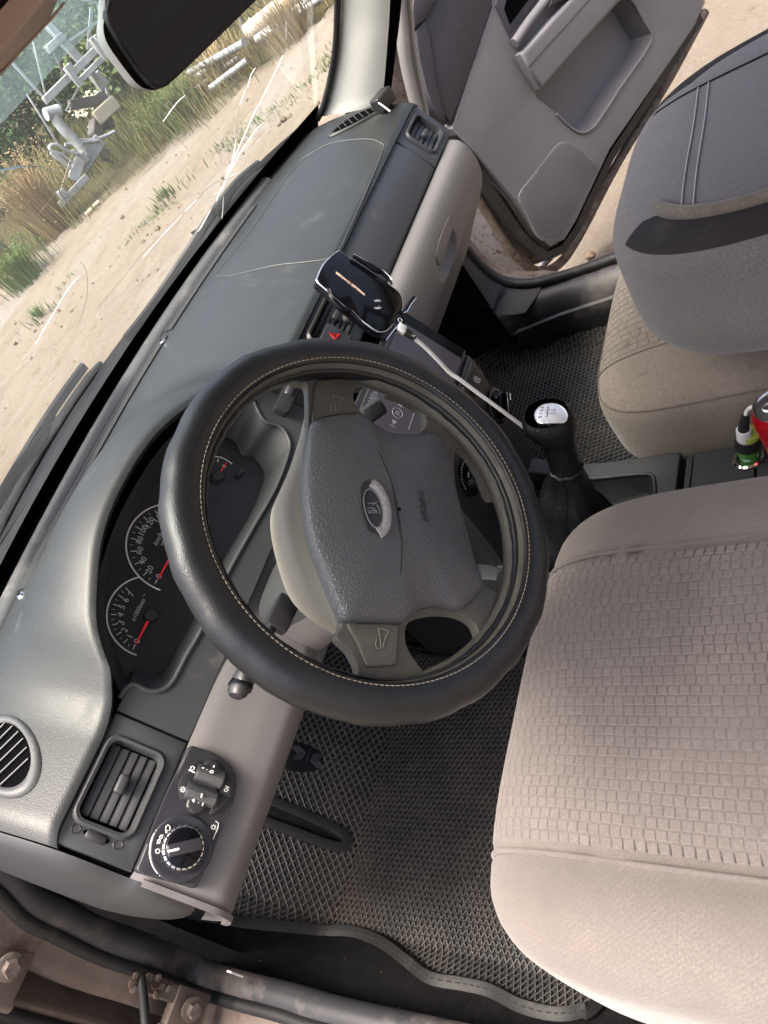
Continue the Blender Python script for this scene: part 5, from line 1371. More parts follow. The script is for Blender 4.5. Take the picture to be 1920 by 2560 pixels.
def PGL(u, v, o=.0015):
    r = ray(u, v); t = .4
    while t < 3:
        p = CC + r * t
        if p[1] > ygl(p[0], min(ZT, max(ZB, p[2]))): break
        t += .002
    return p - r * o
g1 = zm(0, 0, .57867)
cr_w = [[(975, 775), (1010, 690), (1105, 475), (1120, 458)], [(975, 775), (1040, 660), (1100, 570), (1145, 525)], [(980, 745), (1005, 690), (1020, 600)], [(1120, 458), (1150, 390), (1175, 345)], [(1172, 348), (1200, 290), (1222, 240)], [(975, 780), (960, 820), (930, 840)], [(970, 790), (945, 840), (935, 870)], [(975, 775), (1038, 745)], [(970, 770), (1000, 715)], [(965, 850), (962, 920), (950, 985)], [(910, 905), (870, 980), (855, 1000)], [(1105, 293), (1085, 325), (1070, 380)], [(1060, 390), (1045, 430), (1035, 455)], [(800, 412), (760, 450), (705, 525)], [(345, 1195), (300, 1245), (240, 1340), (155, 1486)], [(350, 1195), (330, 1210)], [(620, 1110), (700, 1020), (830, 885), (850, 865)], [(1236, 95), (1236, 170)]]
cr_d = [[(975, 775), (930, 790), (880, 830), (850, 870)], [(850, 870), (760, 950), (690, 1020), (610, 1100), (540, 1190), (420, 1330)], [(350, 1130), (375, 1180), (372, 1300), (330, 1420)], [(805, 408), (840, 470), (850, 505), (905, 555)], [(930, 610), (945, 650), (960, 710)], [(1120, 458), (1080, 480), (1035, 530)], [(1236, 170), (1228, 240)], [(1035, 455), (1025, 540), (1022, 600)], [(372, 640), (250, 820), (165, 930)], [(920, 890), (905, 910)], [(260, 830), (300, 700), (330, 640)], [(1125, 462), (1130, 490)]]
for k, L_ in enumerate(cr_w):
    P_ = catm([A(q) for q in g1(L_)], 4); n = len(P_)
    tube("crack", [PGL(u, v) for u, v in P_], .0007, m_crack, ws, n=5, scale=[.35 + .65 * math.sin(math.pi * (i + 1) / (n + 1)) for i in range(n)])
for L_ in cr_d:
    tube("hairline_crack", [PGL(u, v) for u, v in catm([A(q) for q in g1(L_)], 4)],   .0003, m_crackd, ws, n=4)
sm_ = catm([A(q) for q in ((-10, 428), (60, 416), (105, 418), (155, 432))], 5)
tube("wiper_smear", [PGL(u, v) for u, v in sm_], .0030, m_tint, ws, n=6, r2=.0004, up=A((0, -.8, -.6)))
# cowl panel and wipers outside
cow = thing("scuttle_cowl", "weathered black plastic cowl panel below the windscreen outside", "cowl panel", (XC, .70, .94))
grid("cowl_panel", lambda u, t: f_gl(u, ZB) + A((0, .008 + .15 * t, .006 - .012 * t + .004 * math.sin(7 * t))), us_, [i / 10 for i in range(11)], m_cowl, cow, smooth=60)
def PC(u, v, o): return PGL(u, v, o)
def wiper(label, px, w, armpx):
    t_ = thing("windscreen_wiper", label, "wiper", PC(*px[0], -.03), "windscreen wipers")
    P_ = [PC(u, v, -.020) for u, v in catm([A(q) for q in px], 5)]
    n = len(P_)
    bl_ = sweep("blade", P_, [(.006, -.003), (.003, -.008), (-.004, -.009), (-.006, -.003), (-.006, .003), (-.004, .009), (.003, .008), (.006, .003)], m_cowl, t_, up=EZ, scale=[.5 + .5 * min(1, 6 * min(i + .3, n - 1 - i + .3) / n) for i in range(n)])
    sweep("blade_holder", [p + A((0, .012, .010)) for p in P_[2:-2]], [(.006, -.004), (.009, 0), (.006, .004), (-.004, .004), (-.004, -.004)], m_black, bl_, up=EZ)
    tube("arm", [PC(u, v, -.035) for u, v in armpx], .008, m_cowl, t_, n=8, r2=.005)
wiper("long black wiper blade below the windscreen on the driver side", [(-40, 1400), (20, 1275), (90, 1150), (160, 1035), (215, 955), (250, 908)], .02, [(-60, 1350), (40, 1180), (110, 1090), (150, 1050)])
wiper("shorter black wiper blade below the windscreen on the passenger side", [(300, 905), (400, 775), (480, 655), (540, 560), (600, 480), (640, 440), (690, 400)], .02, [(540, 530), (590, 480), (670, 400), (760, 320)])
# ================================================================== MIRROR AND SUN VISOR
MP = A((.30, .135, 1.33)); MN = nrm((-.50, -.86, -.06))
def PM(u, v, o=.0): return PL(u, v, MP + MN * o, MN)
mirr = thing("rear_view_mirror", "rear view mirror with painted dark reflection in grey housing hanging at the windscreen top", "mirror", (.33, .13, 1.29))
go = [(480, 0), (468, 70), (490, 130), (560, 240), (625, 330), (660, 362), (695, 372), (730, 355), (800, 290), (1090, 5), (1230, -135), (1150, -230), (560, -230), (490, -140)]
gl_ = [tuple(q) for q in catm([A(q) for q in g1(go)], 4, True)]
gc = A(np.mean(gl_, 0))
prism("frame", [PM(*(gc + (A(q) - gc) * 1.035), .002) for q in gl_], -MN * .012, m_rubber, mirr, .004, 3)
prism("mirror_glass", [PM(*(gc + (A(q) - gc) * .985), .0035) for q in gl_], -MN * .003, m_mirror, mirr)
ho = [(452, 60), (447, 130), (470, 200), (560, 325), (600, 368), (640, 386), (700, 380), (800, 300), (1095, 12), (1240, -130), (1150, -250), (540, -250), (470, -150)]
hl = [tuple(q) for q in catm([A(q) for q in g1(ho)], 4, True)]
hrow = [(1.0, -.006), (1.0, -.020), (.97, -.034), (.86, -.045), (.5, -.05), (.02, -.05)]
hp = [PM(u, v, -.006) for u, v in hl]; hcn_ = sum(hp) / len(hp)
grid("housing", lambda i, t: hcn_ + (hp[i] - hcn_) * hrow[t][0] + MN * (hrow[t][1] + .006), list(range(len(hl))), list(range(len(hrow))), m_mirrorbody, mirr, cu=True, smooth=70)
tube("stem", [hcn_ - MN * .04, hcn_ - MN * .07 + EZ * .03, A((.36, .15, 1.405))], .011, m_black, mirr, n=10)
vis = thing("sun_visor", "brown grey sun visor edge at the top of the windscreen", "sun visor", (.05, .06, 1.392))
ve = [PY(u, v, .118) for u, v in ((-260, 460), (-100, 287), (0, 182), (60, 116), (120, 52), (150, 15), (160, -20), (162, -60))]
vloop = ve + [ve[-1] + A((0, -.16, .01)), ve[0] + A((0, -.16, .01))]
prism("visor_panel", vloop, EZ * .014, m_head, vis, .004, 3)
tube("visor_stitch", [p + A((0, -.006, -.0005)) for p in ve[:6]], .0012, m_head, vis, n=5)
# ================================================================== PHONE HOLDER, CABLE, PLUG, CAN
HO = .085
zh = zm(780, 600, .18083)
hol = thing("phone_holder", "black glossy wireless charging phone holder clamped to the centre air vent", "phone holder", PF(930, 760, .03))
def PH(a, b, o=0.0): return PF(*zh([(a, b)])[0], HO + o)
bo = [(370, 150), (400, 160), (560, 275), (800, 432), (1130, 660), (1222, 745), (1256, 850), (1240, 980), (1160, 1110), (1060, 1225), (980, 1268), (900, 1255), (800, 1190), (600, 1030), (480, 940), (210, 690), (75, 570), (85, 500), (130, 390), (200, 290), (300, 200)]
bl2 = [PH(*q) for q in catm([A(q) for q in bo], 3, True)]
bc = sum(bl2) / len(bl2)
prism("charging_pad", [bc + (p - bc) * .975 + FN * .001 for p in bl2], -FN * .006, m_gloss, hol, .001, 2)
prism("housing", bl2, -FN * .014, m_gloss, hol, .003, 3)
tube("chrome_edge", [p - FN * .001 for p in bl2], .0011, m_alu, hol, n=6, closed=True)
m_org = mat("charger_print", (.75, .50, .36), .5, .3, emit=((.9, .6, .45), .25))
td = nrm(PH(400, 500) - PH(660, 700))
text("lettering", "WIRELESS CHARGER", PH(532, 600, .0012), td, np.cross(FN, td), .0052, m_org, hol, .0001)
for a, b in (((330, 437), (395, 488)), ((668, 715), (732, 765))): tube("print_line", [PH(*a, .0011), PH(*b, .0011)], .0003, m_icon, hol, n=4)
for k, r in ((0, 60), (1, 45), (2, 28)):
    tube("signal_mark", [PH(905 + r * .9 * math.cos(t), 880 - r * .55 * math.sin(t) - 18, .0011) for t in np.linspace(.5, 2.6, 7)], .0004, m_icon, hol, n=4)
    tube("signal_mark", [PH(905 + r * .9 * math.cos(t), 920 + r * .55 * math.sin(t), .0011) for t in np.linspace(.5, 2.6, 7)], .0004, m_icon, hol, n=4)
prism("phone_mark", [PH(a, b, .0012) for a, b in ((905, 905), (930, 900), (965, 935), (955, 955), (925, 940))], -FN * .001, m_fascia, hol)
for pts, w in (([(560, 222), (600, 235), (760, 330), (900, 425), (960, 440), (1060, 530), (1105, 615)], .006), ([(222, 670), (260, 780), (330, 870), (430, 960), (520, 985), (620, 1080), (715, 1180)], .0065)):
    a_ = [PH(*q, .004) for q in catm([A(q) for q in pts], 4)]
    n = len(a_)
    cl_ = tube("clamp_arm", a_, w * .75, m_gloss, hol, n=10, r2=.004, up=FN, scale=[.35 + .65 * math.sin(math.pi * min(1, (i + 1) / n * 1.0)) for i in range(n)])
    tube("chrome_line", [p + FN * .0036 for p in a_[1:-2]], .0007, m_alu, cl_, n=5)
for pts in ([(1225, 1010), (1280, 980), (1330, 890), (1400, 805)], [(1200, 1180), (1150, 1190), (1080, 1260), (985, 1385)]):
    a_ = [PH(*q, .002) for q in catm([A(q) for q in pts], 4)]; n = len(a_)
    ft = tube("support_foot", a_, .0045, m_gloss, hol, n=8, r2=.003, up=FN, scale=[.6 + .5 * i / n for i in range(n)])
    tube("chrome_line", [p + FN * .003 + FE * -.003 for p in a_], .0008, m_alu, ft, n=5)
ccn = PH(1215, 1110, .002)
cd1 = nrm(PH(1250, 1040) - PH(1180, 1180))
prism("foot_hub", [ccn + cd1 * .0135 * math.cos(t) + np.cross(FN, cd1) * .008 * math.sin(t) for t in [2 * math.pi * i / 24 for i in range(24)]], -FN * .010, m_gloss, hol, .002, 3)
tube("hub_symbol", [ccn + FN * .0005 + cd1 * .003 * math.cos(t) + np.cross(FN, cd1) * .003 * math.sin(t) for t in [2 * math.pi * i / 14 for i in range(14)]], .0004, m_icon, hol, n=4, closed=True)
tube("vent_clip", [PF(868, 796, .004), PF(872, 790, .03), PF(890, 775, .075)], .008, m_steeld, hol, n=10, scale=[.8, .9, 1.3])
# white charging cable
cab = thing("charging_cable", "white charging cable running from the phone holder past the gear lever", "cable", (.40, .06, .51))
zc = zm(960, 640, .34361)
cq = [(222, 600, .372), (300, 665, .374), (400, 765, .376), (480, 850, .378), (560, 905, .380), (700, 1010, .384), (830, 1105, .388), (930, 1180, .392), (1005, 1235, .396), (1080, 1290, .40), (1180, 1362, .405), (1255, 1422, .402)]
cpts = [PX(*zc([(a, b)])[0], x) for a, b, x in cq]
h0 = PX(*zc([(100, 525)])[0], .3705); h1 = PX(*zc([(160, 545)])[0], .371)
cu2 = tube("cord", catm(cpts, 6), .0029, m_cable, cab, n=10, smooth=80)
q0 = PX(*zc([(222, 600)])[0], .372); q1 = PX(*zc([(152, 545)])[0], .371); q2 = PX(*zc([(105, 515)])[0], .3705)
tube("strain_relief", [q1, q1 * .4 + q0 * .6, q0], .0048, m_black, cab, n=10, scale=[1.25, 1.0, .75])
for k in range(4): 
    p = q1 + (q0 - q1) * (.35 + .15 * k); tube("relief_slot", [p + A((-.003, -.0035, .002)), p + A((0, -.0042, .001)), p + A((.0025, -.0035, -.001))], .0005, m_icon, cab, n=4)
box("connector", (q1 + q2) / 2, (nrm(q1 - q2) * np.linalg.norm(q1 - q2) * .6, nrm(np.cross(nrm(q1 - q2), FN)) * .0062, FN * .0042), m_cable, cab, .002, 3)
plug = thing("charger_plug", "green charger plug with white and black cable end in the console socket", "charger plug", sc0)
def PP(u, v): return PX(u, v, sc0[0])
b0, b1_ = PP(1874, 1150), PP(1868, 1098)
pa_ = nrm(b1_ - b0)
lathe("green_body", [(.0125, 0), (.0135, .012), (.016, .030), (.016, .034)], b0, pa_, m_green, plug, 28)
lathe("black_collar", [(.0165, .030), (.0168, .042), (.0155, .047), (.013, .046), (.012, .036)], b0, pa_, m_black, plug, 28)
lathe("yellow_tab", [(.0135, .036), (.0140, .052), (.0125, .052)], b0 + A((.004, -.004, 0)), pa_, mat("yellow_green_plastic", (.35, .42, .08), .25, .5), plug, 20)
w0, w1_ = PP(1862, 1106), PP(1859, 1074)
tube("metal_plug", [PP(1864, 1122), w0], .008, m_chrome, plug, n=12)
tube("white_sleeve", [w0, w1_], .0098, m_cable, plug, n=16)
tube("strain_relief", [w1_, PP(1861, 1052), PP(1864, 1036)], .0075, m_black, plug, n=12, scale=[1.0, .85, .6])
tube("plug_cord", catm([PP(1864, 1038), PP(1869, 1026), PX(1885, 1018, .39), PX(1930, 1030, .43), A((.46, -.32, .55)), A((.44, -.45, .50))], 5), .0029, m_cable, plug, n=8)
can = thing("drink_can", "red aluminium drink can with silver top at the right edge", "can", PX(2000, 1190, .36))
ct = PX(1941, 1011, .355); cbm = PX(2018, 1180, .36); cax = nrm(ct - cbm)
lathe("can_body", [(.024, -.122), (.0265, -.118), (.0330, -.108), (.0330, -.014), (.030, -.006), (.0268, -.0015), (.0262, -.008), (0, -.008)], ct, cax, m_redcan, can, 48)
lathe("can_top", [(.0268, -.0020), (.0275, .0005), (.0268, .0018), (.0250, .0010), (.0240, -.004), (.0228, -.0045), (0, -.004)], ct, cax, m_alu, can, 48)
tx = nrm(PX(1960, 1005, .355) - ct); tx = nrm(tx - cax * (tx @ cax)); ty = np.cross(cax, tx)
prism("opening", [ct + cax * -.0033 + tx * (.011 + .009 * math.cos(t)) + ty * .0105 * math.sin(t) for t in [2 * math.pi * i / 24 for i in range(24)]], -cax * .0008, m_cavity, can)
tube("pull_tab", [ct + cax * -.0020 + tx * (-.004 + .012 * math.cos(t)) + ty * .0075 * math.sin(t) for t in [2 * math.pi * i / 24 for i in range(24)]], .0016, m_alu, can, n=6, closed=True)
for k in range(26):
    a = random.random() * 6.28; r = .006 + .016 * random.random()
    lathe("water_drop", [(.0008 + .0006 * random.random(), 0), (.0006, .0006), (0, .0008)], ct + cax * -.0041 + tx * r * math.cos(a) + ty * r * math.sin(a), cax, m_cap, can, 8)
# ================================================================== OUTSIDE
def gmat():
    m = bpy.data.materials.new("dirt_yard"); m.use_nodes = True; nt = m.node_tree; N = nt.nodes; L = nt.links; b = bsdf(m)
    b.inputs["Roughness"].default_value = .95; b.inputs["Specular IOR Level"].default_value = .15
    tc = N.new("ShaderNodeTexCoord")
    mp = N.new("ShaderNodeMapping"); mp.inputs["Rotation"].default_value = (0, 0, math.radians(70)); mp.inputs["Scale"].default_value = (.35, 1.5, 1)
    L.new(tc.outputs["Object"], mp.inputs[0])
    def nz(scale, src, d=6, r=.65):
        n = N.new("ShaderNodeTexNoise"); n.inputs["Scale"].default_value = scale; n.inputs["Detail"].default_value = d; n.inputs["Roughness"].default_value = r; L.new(src, n.inputs["Vector"]); return n.outputs[0]
    def rp(s, a, c):
        r = N.new("ShaderNodeMapRange"); r.inputs[1].default_value = a; r.inputs[2].default_value = c; L.new(s, r.inputs[0]); return r.outputs[0]
    def mx(f, a, c):
        x = N.new("ShaderNodeMix"); x.data_type = 'RGBA'; L.new(f, x.inputs[0])
        for i, q in ((6, a), (7, c)):
            if isinstance(q, tuple): x.inputs[i].default_value = (*q, 1)
            else: L.new(q, x.inputs[i])
        return x.outputs[2]
    c = mx(rp(nz(1.6, mp.outputs[0]), .35, .65), (.215, .186, .150), (.185, .152, .116))
    c = mx(rp(nz(.9, mp.outputs[0]), .50, .66), c, (.225, .208, .185))
    c = mx(rp(nz(9, tc.outputs["Object"]), .58, .75), c, (.15, .108, .075))
    c = mx(rp(nz(3.5, mp.outputs[0], 8, .8), .55, .70), c, (.155, .115, .083))
    c = mx(rp(nz(40, tc.outputs["Object"], 4), .62, .72), c, (.26, .235, .20))
    # weedy soil on the far side of the yard (x beyond the edge of the track)
    sx_ = N.new("ShaderNodeSeparateXYZ"); L.new(tc.outputs["Object"], sx_.inputs[0])
    e1 = N.new("ShaderNodeMath"); e1.operation = 'MULTIPLY_ADD'; L.new(sx_.outputs[1], e1.inputs[0]); e1.inputs[1].default_value = .36; L.new(sx_.outputs[0], e1.inputs[2])
    wob = N.new("ShaderNodeMath"); wob.operation = 'MULTIPLY_ADD'; L.new(nz(1.3, tc.outputs["Object"]), wob.inputs[0]); wob.inputs[1].default_value = 1.6; L.new(e1.outputs[0], wob.inputs[2])
    f = rp(wob.outputs[0], 8.75, 9.3)
    c = mx(f, c, (.055, .050, .024))
    L.new(c, b.inputs["Base Color"])
    bp = N.new("ShaderNodeBump"); bp.inputs["Distance"].default_value = .05; bp.inputs["Strength"].default_value = .9; L.new(nz(14, tc.outputs["Object"], 8, .75), bp.inputs["Height"]); L.new(bp.outputs[0], b.inputs["Normal"])
    return m
m_ground = gmat()
def gz(x, y):
    v = Vector((x, y, 0)); d = math.hypot(x - 4, y - 5)
    if d > 14: return 0.0
    k = min(1, (14 - d) / 4)
    w = Vector((x * .94 + y * .34, (x * .34 - y * .94) * .35, 0))
    h = .05 * noise.noise(w * 1.3) + .030 * abs(noise.noise(v * 3.1)) + .018 * noise.noise(v * 8) + .010 * noise.noise(v * 19)
    a_ = x * .94 + y * .34
    for c_, d_ in ((3.3, .035), (4.75, .045), (5.9, .03)): h -= d_ * math.exp(-((a_ - c_ - .12 * noise.noise(Vector((y * .5, x * .5, c_)))) / .16) ** 2) * k
    return h * k * (1 if y > 1.2 or x > 1.6 else .5) - .01
gx = sorted(set([-300, -120, -50, -20, -8, -4] + list(np.arange(-2, 10, .07)) + list(np.arange(10, 16, .3)) + [18, 24, 40, 80, 160, 300]))
gy = sorted(set([-300, -120, -50, -20, -8, -4] + list(np.arange(-2.5, 10.5, .07)) + list(np.arange(10.5, 16, .3)) + [18, 24, 40, 80, 160, 300]))
V_ = [(x, y, gz(x, y)) for x in gx for y in gy]; ny = len(gy)
F_ = [(i * ny + j, (i + 1) * ny + j, (i + 1) * ny + j + 1, i * ny + j + 1) for i in range(len(gx) - 1) for j in range(ny - 1)]
me = bpy.data.meshes.new("ground"); me.from_pydata(V_, [], F_); me.update(); me.shade_smooth()
put("ground", me, m_ground, None, (0, 0, 0), kind="structure")
# clods and stones scattered over the track: too many to count
def blob(c, r):
    vs = []
    for k in range(8):
        d = nrm(A([random.uniform(-1, 1) for _ in range(3)])); vs.append(d)
    t = (1 + 5 ** .5) / 2; ic = [(-1, t, 0), (1, t, 0), (-1, -t, 0), (1, -t, 0), (0, -1, t), (0, 1, t), (0, -1, -t), (0, 1, -t), (t, 0, -1), (t, 0, 1), (-t, 0, -1), (-t, 0, 1)]
    f = [(0, 11, 5), (0, 5, 1), (0, 1, 7), (0, 7, 10), (0, 10, 11), (1, 5, 9), (5, 11, 4), (11, 10, 2), (10, 7, 6), (7, 1, 8), (3, 9, 4), (3, 4, 2), (3, 2, 6), (3, 6, 8), (3, 8, 9), (4, 9, 5), (2, 4, 11), (6, 2, 10), (8, 6, 7), (9, 8, 1)]
    return [A(c) + nrm(q) * r * random.uniform(.65, 1.15) * A((1, 1, .7)) for q in ic], f
parts = []
for k in range(260):
    if k < 170: x, y = random.uniform(1.2, 6.0), random.uniform(2.2, 8)
    else: x, y = random.uniform(1.2, 3.6), random.uniform(-.2, 1.2)
    if x + .36 * y > 8.4: continue
    r = .006 + .022 * random.random() ** 5; parts.append(blob((x, y, gz(x, y) + r * .3), r))
for k in range(34):
    t = random.random(); x, y = 3.3 + 1.6 * t + random.gauss(0, .18), 5.6 - 1.9 * t + random.gauss(0, .3); r = .010 + .035 * random.random() ** 3
    parts.append(blob((x, y, gz(x, y) + r * .3), r))
M("dirt_clods", *join_vf(parts), mat("dry_clod", (.165, .122, .088), .95, .1, var=.35, vscale=3), None, 0, kind="stuff", label="loose dry clods and stones on the track", cat="stones")
# ---- grass and weeds
def leafmat(name, cols, sc=1.2):
    m = bpy.data.materials.new(name); m.use_nodes = True; nt = m.node_tree; N = nt.nodes; L = nt.links; b = bsdf(m)
    b.inputs["Roughness"].default_value = .7; b.inputs["Specular IOR Level"].default_value = .25
    g = N.new("ShaderNodeNewGeometry"); r = N.new("ShaderNodeValToRGB"); cr_ = r.color_ramp
    while len(cr_.elements) < len(cols): cr_.elements.new(.5)
    for i, c in enumerate(cols): cr_.elements[i].position = i / (len(cols) - 1); cr_.elements[i].color = (*c, 1)
    L.new(g.outputs["Random Per Island"], r.inputs[0]); L.new(r.outputs[0], b.inputs["Base Color"])
    return m
m_dry = leafmat("dry_straw", [(0.260, 0.186, 0.090), (0.310, 0.236, 0.128), (0.211, 0.149, 0.075), (0.285, 0.223, 0.135)])
m_mixg = leafmat("summer_grass", [(.085, .115, .030), (.115, .13, .040), (0.074, 0.093, 0.026), (0.124, 0.118, 0.041), (0.186, 0.149, 0.068), (0.062, 0.081, 0.022), (0.223, 0.174, 0.090)])
m_weed = leafmat("green_weed", [(0.056, 0.105, 0.022), (0.081, 0.136, 0.030), (0.099, 0.124, 0.038), (0.043, 0.081, 0.022)])
m_bush = leafmat("dark_bush_leaves", [(0.022, 0.054, 0.019), (0.032, 0.077, 0.024), (0.043, 0.090, 0.029), (0.017, 0.045, 0.017)])
m_bush2 = leafmat("olive_bush_leaves", [(0.064, 0.099, 0.029), (0.085, 0.126, 0.037), (0.049, 0.081, 0.024), (0.107, 0.135, 0.050)])
m_bark = mat("bark", (.10, .08, .06), .9, .1, var=.3, vscale=20)
def blade(x, y, z, h, lean, w, az, curl=.5):
    d = A((math.cos(az), math.sin(az), 0)); s = A((-d[1], d[0], 0)) * w
    p0 = A((x, y, z)); p1 = p0 + EZ * h * .55 + d * lean * .35; p2 = p0 + EZ * h * (1 - .12 * curl) + d * lean
    return [p0 - s, p0 + s, p1 + s * .7, p1 - s * .7, p2], [(0, 1, 2, 3), (3, 2, 4)]
def edge_ok(x, y, m=0.0): return x + .36 * y + .8 * noise.noise(Vector((x * 1.3, y * 1.3, 0))) > 8.15 + m
parts = []
for k in range(30000):
    x = random.uniform(4.6, 10.5); y = random.uniform(1.8, 10.5)
    if not edge_ok(x, y): continue
    if noise.noise(Vector((x * .9, y * .9, 3))) < -.20 + .1 * random.random(): continue
    d_ = A((x, y, .25)) - CC; q_ = CR @ d_; u_, v_ = 960 + CF * q_[0] / q_[2], 1280 - CF * q_[1] / q_[2]
    if u_ < 45 and 470 < v_ < 680: continue
    h = random.uniform(.06, .46) * (1.0 + .5 * noise.noise(Vector((x * .5, y * .5, 9))))
    parts.append(blade(x, y, gz(x, y), h, random.uniform(.02, .3) * h / .4, random.uniform(.002, .005), random.random() * 6.28))
M("tall_grass", *join_vf(parts), m_mixg, None, 0, kind="stuff", label="tall yellow green grass along the edge of the track", cat="grass")
parts = []
for k in range(3400):      # low strip of green between the wheel tracks
    t = random.random(); x = 3.0 + 3.0 * t + random.gauss(0, .12); y = 7.2 - 4.6 * t + random.gauss(0, .12)
    if noise.noise(Vector((x * 1.2, y * 1.2, 5))) < -.05: continue
    parts.append(blade(x, y, gz(x, y), random.uniform(.015, .055), random.uniform(.01, .04), .003, random.random() * 6.28))
M("low_grass", *join_vf(parts), m_weed, None, 0, kind="stuff", label="thin low green grass strip in the middle of the track", cat="grass")
def tuft(name, label, u, v, n, h, spread, mt, cat_, seeds=None):
    c = PZ(u, v, 0); parts = []
    for k in range(n):
        a = random.random() * 6.28; r = abs(random.gauss(0, spread * .35)); hh = h * random.uniform(.5, 1.05)
        parts.append(blade(c[0] + r * math.cos(a), c[1] + r * math.sin(a), 0, hh, random.uniform(.1, .5) * hh, random.uniform(.003, .007), a + random.uniform(-.6, .6), 1.0))
        if seeds and random.random() < .5:
            p = parts[-1][0][4]; parts.append(blob(p, random.uniform(.008, .016)))
    return M(name, *join_vf(parts), mt, None, 0, label=label, cat=cat_)
tuft("dry_grass_tuft", "big golden dry grass tuft left of the metal machine", 158, 572, 620, .95, .45, m_dry, "grass tuft", True)
tuft("dry_grass_tuft", "small dark dry tuft at the left edge below the green box", 10, 660, 160, .40, .4, m_dry, "grass tuft")
tuft("green_weed", "bright green weed with pale flowers near the left edge of the track", 75, 700, 420, .42, .55, m_weed, "weed", True)
tuft("green_weed", "small green weed on the track in front of the large weed", 105, 790, 90, .12, .4, m_weed, "weed")
tuft("green_weed", "green weed clump by the track under the mirror", 420, 490, 90, .10, .5, m_weed, "weed")
tuft("dry_grass_tuft", "dry orange grass clump beside the windscreen pillar", 745, 95, 420, .5, .5, m_dry, "grass tuft")
tuft("dry_grass_tuft", "straw coloured grass clump right of the mirror", 560, 215, 420, .50, .9, m_dry, "grass tuft")
tuft("green_weed", "green leafy clump under the corner of the mirror", 470, 290, 420, .45, .8, m_weed, "weed", True)
# ---- bushes behind the machine, each with stems and leaves
def bush(label, c, rx, ry_, h, n, mt, ls=.05):
    t_ = thing("bush", label, "bush", c, "bushes behind the yard")
    parts = []
    lobes = [(random.uniform(-.6, .6) * rx, random.uniform(-.6, .6) * ry_, random.uniform(.25, .85) * h, random.uniform(.3, .55)) for _ in range(14)]
    for k in range(n):
        l = random.choice(lobes); d = nrm(A([random.gauss(0, 1) for _ in range(3)])) * random.random() ** .4
        p = A(c) + A((l[0] + d[0] * rx * l[3], l[1] + d[1] * ry_ * l[3], max(.02, l[2] + d[2] * h * .35)))
        u_ = nrm(A([random.gauss(0, 1) for _ in range(3)])); w_ = nrm(np.cross(u_, A([random.gauss(0, 1) for _ in range(3)]))); s = ls * random.uniform(.6, 1.4)
        parts.append(([p - u_ * s, p + w_ * s * .45, p + u_ * s, p - w_ * s * .45], [(0, 1, 2, 3)]))
    M("foliage", *join_vf(parts), mt, t_, 0)
    for k in range(4):
        q = A(c) + A((random.uniform(-.3, .3) * rx, random.uniform(-.3, .3) * ry_, 0))
        tube("stem", [q, q + A((random.uniform(-.1, .1), random.uniform(-.1, .1), h * .4)), q + A((random.uniform(-.3, .3), random.uniform(-.3, .3), h * .8))], .02, m_bark, t_, n=6, scale=[1, .7, .3])
for lab, cx_, cy_, rx, ry_, h, n, mt in (
    ("dark green bush behind the machine at the left edge", 7.9, 12.2, 1.5, 1.2, 1.9, 5200, m_bush),
    ("dark bush filling the corner below the sun visor", 9.3, 11.0, 1.5, 1.2, 2.4, 5200, m_bush),
    ("dense dark bush right behind the tall machine mast", 10.6, 10.0, 1.5, 1.3, 2.2, 5200, m_bush),
    ("olive bush seen left of the mirror housing", 9.6, 8.3, 1.2, 1.0, 1.2, 3800, m_bush2),
    ("olive bush hidden mostly behind the mirror", 10.4, 6.6, 1.4, 1.1, 1.5, 3800, m_bush2),
    ("olive bush above the pipes right of the mirror", 11.3, 5.0, 1.4, 1.1, 1.4, 3800, m_bush2),
    ("small green bush at the top by the windscreen pillar", 10.3, 4.0, 1.0, .9, .9, 2600, m_weed),
    ("tall dark bush farthest back behind the visor edge", 13.5, 13.0, 3.0, 2.0, 3.6, 5200, m_bush)):
    bush(lab, (cx_, cy_, 0), rx, ry_, h, n, mt, .055)
for k, (x, y) in enumerate(((18, 16), (20, 11), (21, 6), (16, 20))):
    bush(("far tree line bush straight behind the dark bushes", "far bush behind the mirror", "far bush behind the pipes", "far bush at the left behind the dark bushes")[k], (x, y, 0), 3.5, 3.5, 4.2, 3600, m_bush, .16)
# ---- metal farm machine
rig = thing("farm_machine", "galvanised metal farm machine frame with crossbars standing in the weeds", "machine", (6.5, 7.1, 0))
RP0, RN0 = A((0, 9, 0)), A((.3, 1, 0))
def PR(u, v, o=0.0): return PL(u, v, RP0 + RN0 * o, RN0)
zr = zm(0, 0, .28933)
def beam(name, a, b, w, mt=None, o0=0.0, o1=None, flat=.8):
    p, q = PR(*zr([a])[0], o0), PR(*zr([b])[0], o0 if o1 is None else o1); d = nrm(q - p); n = nrm(RN0 - d * (RN0 @ d)); s = np.cross(d, n)
    box(name, (p + q) / 2, (d * np.linalg.norm(q - p) / 2, s * w, n * w * flat), mt or m_steel, rig, w * .2, 1)
for a, b, w, o in (((395, 200), (775, 610), .042, 0), ((775, 620), (900, 780), .042, .05), ((385, 875), (960, 300), .040, -.07), ((690, 700), (900, 490), .030, -.16), ((560, 575), (705, 745), .032, -.20), ((590, 545), (640, 620), .025, -.2), ((780, 330), (925, 510), .032, -.2), ((815, 305), (945, 480), .028, -.15), ((410, 435), (545, 310), .040, -.06), ((830, 620), (930, 730), .030, .2), ((820, 840), (930, 760), .024, .1)):
    beam("frame_beam", a, b, w, None, o)
